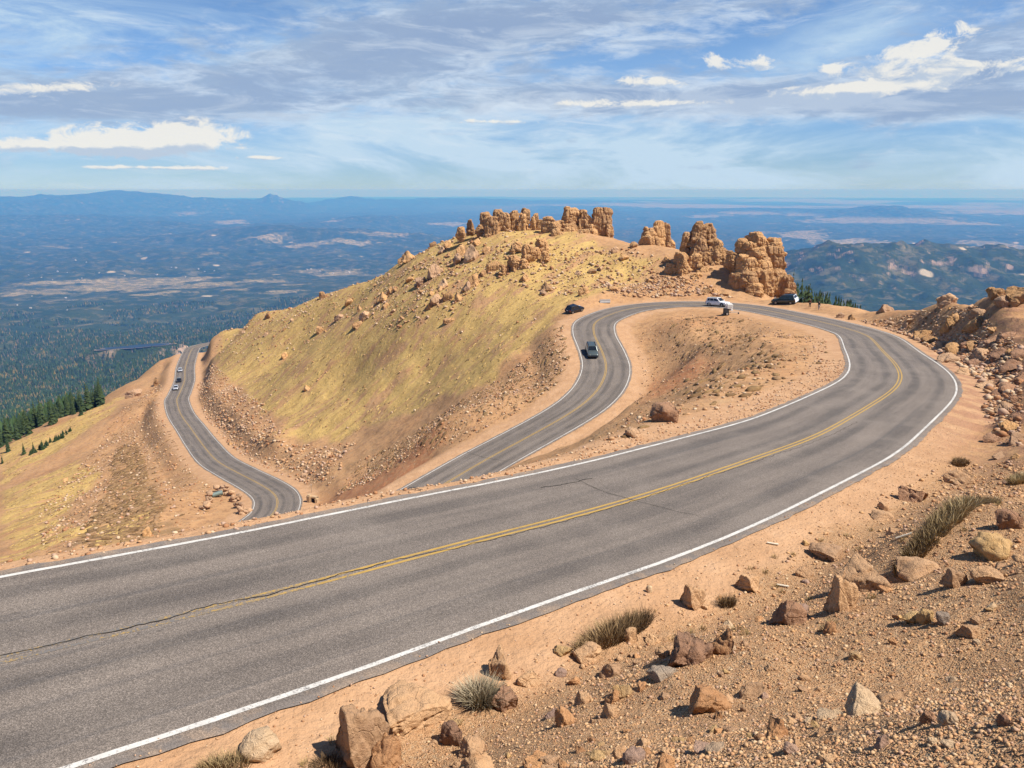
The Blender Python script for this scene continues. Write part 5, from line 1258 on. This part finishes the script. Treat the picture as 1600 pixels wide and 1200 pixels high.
        if rails:
            bm = bmesh.new(); bmesh.ops.create_cube(bm, size=1); bmesh.ops.scale(bm, verts=bm.verts, vec=(tx1 - tx0 - .2, .05, .05)); bmesh.ops.translate(bm, verts=bm.verts, vec=((tx0 + tx1) / 2, s_ * wt_ * .86, H + .035)); bmesh.ops.bevel(bm, geom=bm.edges[:], offset=.015, segments=2, affect='EDGES'); bm_obj('roof_rail', bm, m_trim, root)
    win([(h + .0, -hw * .52, hood * .44), (h + .0, hw * .52, hood * .44), (h - .03, hw * .55, hood * .66), (h - .03, -hw * .55, hood * .66)], 'grille', m_trim, .02)
    win([(h + .02, -hw * .72, .34), (h + .02, hw * .72, .34), (h + .02, hw * .78, .50), (h + .02, -hw * .78, .50)], 'front_bumper', m_trim, .04)
    win([(-h - .0, hw * .8, .34), (-h - .0, -hw * .8, .34), (-h, -hw * .84, .56), (-h, hw * .84, .56)], 'rear_bumper', m_trim, .05)
    win([(-h - .01, .26, belt * .66), (-h - .01, -.26, belt * .66), (-h + .0, -.26, belt * .80), (-h + .0, .26, belt * .80)], 'licence_plate', m_white, .035)
    if glare_mat is not None:  # pale panels put the sun's glare on the rear into its paint
        win([(-h - .06, hw * .90, .42), (-h - .06, -hw * .90, .42), (-h + .02, -hw * .92, belt * 1.02), (-h + .02, hw * .92, belt * 1.02)], 'tailgate', glare_mat, .02)
        win([gp(0, .95, .02), gp(0, -.95, .02), gp(0, -.95, .98), gp(0, .95, .98)], 'tailgate_frame', glare_mat, .009)
    return root
def road_place(u, v, lat):
    p = hit(u, v); l, s_, z_ = road_near(p[:1], p[1:2]); k = int(np.clip(s_[0] / .5, 1, NR - 2))
    lat = l[0] if lat is None else lat
    pos = np.array([ROAD[k, 0] + RN[k, 0] * lat, ROAD[k, 1] + RN[k, 1] * lat, ROAD[k, 2] + .005])
    n = Vector((-RT[k, 0] * RG[k], -RT[k, 1] * RG[k], 1)).normalized()
    return pos, n, math.atan2(RT[k, 1], RT[k, 0])
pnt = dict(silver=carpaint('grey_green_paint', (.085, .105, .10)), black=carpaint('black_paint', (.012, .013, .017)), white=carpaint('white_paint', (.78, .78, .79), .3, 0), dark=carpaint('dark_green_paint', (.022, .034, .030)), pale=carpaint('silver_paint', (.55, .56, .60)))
pos, n, hd = road_place(924, 556, -1.95); make_car('car', 'grey green estate car with roof rails driving down the middle road towards the viewer', pos, n, hd, pnt['silver'], 4.7, 1.86, 1.66, False, True)
pos, n, hd = road_place(1124, 478, 2.0); make_car('car', 'white sport utility car driving right along the upper bend', pos, n, hd + math.pi, pnt['white'], 4.7, 1.9, 1.72, False, True)
for u, v, col_, lb in [(281, 581, 'pale', 'silver car leading the far end of the line of three on the lowest road'), (280, 597, 'black', 'black car in the middle of the line of three on the lowest road'), (277, 609, 'pale', 'silver car nearest the viewer in the line of three on the lowest road')]:
    pos, n, hd = road_place(u, v, 1.9); make_car('car', lb, pos, n, hd + math.pi, pnt[col_], 4.6, 1.84, 1.58)
p = hit(898, 487); make_car('car', 'black hatchback parked on the dirt shoulder at the left end of the upper bend', p + np.array([0, 0, .01]), slope_n(p[0], p[1], 1.2), R(38), pnt['black'], 4.1, 1.8, 1.58, True)
p = hit(1226, 474); make_car('car', 'dark green sport utility car, tailgate painted pale as sun glare, parked under the tallest tower', p + np.array([0, 0, .01]), slope_n(p[0], p[1], 1.2), R(141), pnt['dark'], 4.9, 1.92, 1.85, False, True, pnt['white'])

# ------------------------------------------------------------------ people
m_skin = plain('skin', (.45, .27, .19), .6, .3); m_hair = plain('dark_hair', (.03, .02, .015), .7, .3)
def skin_mesh(verts, edges, radii, root=0):
    me = bpy.data.meshes.new('figure'); me.from_pydata(verts, edges, []); o = bpy.data.objects.new('figure', me); COL.objects.link(o)
    m = o.modifiers.new('s', 'SKIN'); m.branch_smoothing = .6
    for k, r_ in enumerate(radii): me.skin_vertices[0].data[k].radius = (r_, r_)
    me.skin_vertices[0].data[root].use_root = True
    o.modifiers.new('u', 'SUBSURF').levels = 1
    dg = bpy.context.evaluated_depsgraph_get(); dg.update(); out = bpy.data.meshes.new_from_object(o.evaluated_get(dg))
    bpy.data.objects.remove(o); return out
def person(label, p, rz, top, legs, stride=.12, arm=.1, hat=None):
    if p is None: return None
    root = empty('person', tuple(p), rz); tag(root, label, 'person')
    hx = .09
    V = [(0, 0, .93), (0, 0, 1.12), (0, .01, 1.34), (0, .01, 1.47), (0, .02, 1.56), (0, .03, 1.66), (0, .02, 1.74),
         (hx, 0, .88), (hx + .02, stride * .5, .50), (hx + .02, stride, .09), (hx + .03, stride + .15, .04), (-hx, 0, .88), (-hx - .02, -stride * .3, .50), (-hx - .02, -stride, .09), (-hx - .03, -stride + .15, .04),
         (.18, 0, 1.42), (.24, -.02, 1.15), (.23, arm, .93), (.23, arm + .04, .83), (-.18, 0, 1.42), (-.24, -.02, 1.15), (-.23, arm, .93), (-.23, arm + .04, .83)]
    E_ = [(0, 1), (1, 2), (2, 3), (3, 4), (4, 5), (5, 6), (0, 7), (7, 8), (8, 9), (9, 10), (0, 11), (11, 12), (12, 13), (13, 14), (2, 15), (15, 16), (16, 17), (17, 18), (2, 19), (19, 20), (20, 21), (21, 22)]
    r_ = [.13, .13, .145, .06, .085, .095, .06, .085, .06, .042, .035, .085, .06, .042, .035, .055, .045, .034, .03, .055, .045, .034, .03]
    me = skin_mesh(V, E_, r_); me.materials.append(m_skin); link('body', me, None, root, True)
    sub = [0, 1, 2, 3, 15, 16, 17, 19, 20, 21]; ix = {a: k for k, a in enumerate(sub)}
    me = skin_mesh([V[a] for a in sub], [(ix[a], ix[b]) for a, b in E_ if a in ix and b in ix], [r_[a] * 1.13 for a in sub]); me.materials.append(top); link('jacket', me, None, root, True)
    sub = [0, 7, 8, 9, 11, 12, 13]; ix = {a: k for k, a in enumerate(sub)}
    me = skin_mesh([V[a] for a in sub], [(ix[a], ix[b]) for a, b in E_ if a in ix and b in ix], [r_[a] * 1.15 for a in sub]); me.materials.append(legs); link('trousers', me, None, root, True)
    bm = bmesh.new(); bmesh.ops.create_uvsphere(bm, u_segments=12, v_segments=8, radius=.112); bmesh.ops.translate(bm, verts=bm.verts, vec=(0, .0, 1.69)); bmesh.ops.scale(bm, verts=bm.verts, vec=(1, 1.05, 1)); bmesh.ops.delete(bm, geom=[v for v in bm.verts if v.co.z < 1.65 and v.co.y > .03], context='VERTS'); bm_obj('hair', bm, hat or m_hair, root, True)
cl = dict(maroon=plain('maroon_cloth', (.10, .025, .025), .9, .1), black=plain('black_cloth', (.015, .015, .018), .9, .1), denim=plain('grey_denim', (.16, .17, .20), .9, .1), dark=plain('dark_cloth', (.03, .028, .03), .9, .1), khaki=plain('khaki_cloth', (.32, .25, .17), .9, .1))
p = hit(1265, 481); person('person in a dark maroon top standing on the pull-out, the left of the two', p, R(160), cl['maroon'], cl['dark'], .05)
p = hit(1279, 485); person('person in a black top standing on the pull-out, right of the two', p, R(200), cl['black'], cl['denim'], .16)
p = hit(963, 371)
if p is not None: person('lone dark clothed person standing on the crest between the great block and the squat knob', p, R(10), cl['black'], cl['dark'], .04)

# ------------------------------------------------------------------ roadside things
def cyl(bm, a, b, r, n=12):
    a, b = Vector(a), Vector(b); d = (b - a).normalized(); u = d.orthogonal().normalized(); w_ = d.cross(u)
    A = [bm.verts.new(a + (u * math.cos(6.2832 * k / n) + w_ * math.sin(6.2832 * k / n)) * r) for k in range(n)]; B = [bm.verts.new(b + (u * math.cos(6.2832 * k / n) + w_ * math.sin(6.2832 * k / n)) * r) for k in range(n)]
    for k in range(n): bm.faces.new((A[k], A[(k + 1) % n], B[(k + 1) % n], B[k]))
    bm.faces.new(A[::-1]); bm.faces.new(B)
def bx(bm, c_, d, bev=0.0, rot=0.0):
    g = bmesh.ops.create_cube(bm, size=1)['verts']; bmesh.ops.scale(bm, verts=g, vec=d); bmesh.ops.rotate(bm, verts=g, cent=(0, 0, 0), matrix=Matrix.Rotation(rot, 3, 'Z')); bmesh.ops.translate(bm, verts=g, vec=c_)
    if bev: bmesh.ops.bevel(bm, geom=[e_ for e_ in bm.edges if all(v in g for v in e_.verts)], offset=bev, segments=2, affect='EDGES')
p = hit(1137, 492); root = empty('equipment_trailer', tuple(p), R(6)); tag(root, 'small white equipment trailer on a dark base beside the white car', 'trailer')
wp, dk_ = plain('white_panel', (.74, .73, .69), .5, .3), plain('dark_metal', (.045, .042, .04), .6, .3)
bm = bmesh.new(); bx(bm, (-.35, 0, .62), (.85, .9, 1.1), .05); bx(bm, (-.45, 0, .08), (1.15, 1.1, .16), .02); bm_obj('base', bm, dk_, root)
bm = bmesh.new(); bx(bm, (.15, 0, 1.62), (1.25, 1.0, 1.05), .18); bm_obj('housing', bm, wp, root)
bm = bmesh.new(); bx(bm, (.72, 0, 1.62), (.02, .8, .06)); bx(bm, (.2, -.505, 1.5), (.8, .02, .05)); bx(bm, (.2, -.505, 1.75), (.8, .02, .05)); bm_obj('vent', bm, dk_, root)
bm = bmesh.new(); bx(bm, (1.0, 0, .48), (2.2, .10, .10), .01); bm_obj('tow_bar', bm, plain('pale_metal', (.5, .47, .42), .5, .3), root)
bm = bmesh.new(); bx(bm, (2.05, 0, .22), (.22, .22, .46), .03); bm_obj('jack_foot', bm, dk_, root)
bm = bmesh.new(); bx(bm, (.55, 0, .95), (.5, .8, .30), .03); bm_obj('battery_box', bm, wp, root)
for s_ in (-1, 1): wheel(root, -.35, s_ * .58, .3, .18)
p = hit(945, 473); root = empty('concrete_barrier', tuple(p), R(8)); tag(root, 'short grey concrete barrier on the shoulder right of the black hatchback', 'barrier')
bm = bmesh.new(); V0 = [(-.30, 0), (.30, 0), (.30, .12), (.14, .34), (.09, .72), (-.09, .72), (-.14, .34), (-.30, .12)]
A = [bm.verts.new((-1.15, y, z)) for y, z in V0]; B = [bm.verts.new((1.15, y, z)) for y, z in V0]
for k in range(8): bm.faces.new((A[k], A[(k + 1) % 8], B[(k + 1) % 8], B[k]))
bm.faces.new(A[::-1]); bm.faces.new(B); bmesh.ops.recalc_face_normals(bm, faces=bm.faces); bm_obj('barrier_body', bm, plain('grey_concrete', (.36, .34, .32), .9, .2, var=.2, scale=4), root)
bm = bmesh.new(); cyl(bm, (-1.1, -.2, .25), (-1.2, -.2, .25), .09); bm_obj('lifting_eye', bm, dk_, root)
p = hit(490, 785)
if p is not None and p[1] > 60:
    root = empty('drain_inlet', tuple(p), R(-20)); tag(root, 'pale masonry drain inlet with a dark opening in the ditch beside the lowest bend', 'drain')
    pm = plain('pale_masonry', (.46, .32, .19), .9, .2, var=.2, scale=3)
    bm = bmesh.new(); bx(bm, (-.80, 0, .55), (.8, 1.0, 1.6), .15, .1); bx(bm, (.62, .1, .35), (.5, .9, 1.1), .15, -.1); bx(bm, (-.1, .25, .92), (1.4, .8, .35), .1, .05); bm_obj('headwall', bm, pm, root)
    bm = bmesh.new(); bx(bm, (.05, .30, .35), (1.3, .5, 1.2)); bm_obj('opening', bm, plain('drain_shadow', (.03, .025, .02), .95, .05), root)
    p2 = hit(487, 770); 
    if p2 is not None and p2[1] > 60:
        root = empty('marker_post', tuple(p2)); tag(root, 'thin marker post standing behind the pale drain inlet', 'post'); bm = bmesh.new(); cyl(bm, (0, 0, -.2), (0, 0, 1.7), .04); bm_obj('post', bm, plain('weathered_wood', (.36, .28, .20), .9, .1), root); bm = bmesh.new(); bx(bm, (0, -.02, 1.62), (.10, .03, .2), .005); bm_obj('reflector', bm, m_lamp, root)
# rubble retaining wall at the lowest bend
root = None
arc = [(334, 776), (343, 768), (352, 768), (361, 774), (369, 783), (376, 793), (380, 802), (326, 786), (318, 795)]
pts_ = [hit(u, v) for u, v in arc]
if all(q_ is not None and q_[1] > 60 for q_ in pts_):
    p0 = np.mean(pts_, 0); root = empty('rubble_wall', tuple(p0)); tag(root, 'curved rubble retaining wall with a drain pipe below the lowest bend', 'wall')
    r_ = np.random.default_rng(3)
    for (u, v), q_ in zip(arc, pts_):
        V_, F_, off = [], [], 0
        for j in range(7):
            B_ = B42[r_.integers(0, 8)]; s_ = r_.uniform(.7, 1.4)
            V_.append(B_[0] * np.array([s_, s_ * .8, s_ * .7]) + (q_ - p0) + np.array([r_.uniform(-.9, .9), r_.uniform(-.7, .7), .2 + .33 * (j % 3)])); F_.append(B_[1] + off); off += len(B_[0])
        me = np_mesh('wall_stones', np.concatenate(V_), np.concatenate(F_)); me.materials.append(m_gran2 if r_.random() < .6 else m_pale); link('stone_course', me, None, root)
    bm = bmesh.new(); q_ = pts_[0] - p0 + np.array([0, -.6, .5]); cyl(bm, q_, q_ + np.array([1.6, .9, .25]), .45, 16); bm_obj('drain_pipe', bm, plain('grey_green_pipe', (.17, .22, .20), .6, .3, .3), root)
wm = plain('bleached_wood', (.62, .54, .42), .85, .15, var=.15, scale=20)
for u, v, a, l_, lb in [(1207, 851, -12, .34, 'short pale broken stake lying on the edge of the dirt verge'), (1413, 839, -22, .42, 'pale stake lying at the foot of the long dry grass bank'), (1223, 917, -24, .30, 'pale stake lying on the gravel above the rounded dark boulder'), (738, 1092, 32, .16, 'tiny pale wood chip lying in front of the grey bush')]:
    p = hit(u, v)
    if p is None: continue
    n = slope_n(p[0], p[1]); bm = bmesh.new(); bx(bm, (0, 0, .02), (l_, .075, .03), .006); o = bm_obj('wooden_stake', bm, wm)
    x_ = Vector((math.cos(R(a)), math.sin(R(a)), 0)); x_ = (x_ - n * x_.dot(n)).normalized(); o.rotation_euler = Matrix((x_, n.cross(x_), n)).transposed().to_euler(); o.location = Vector(p) + n * .02; tag(o, lb, 'stake')
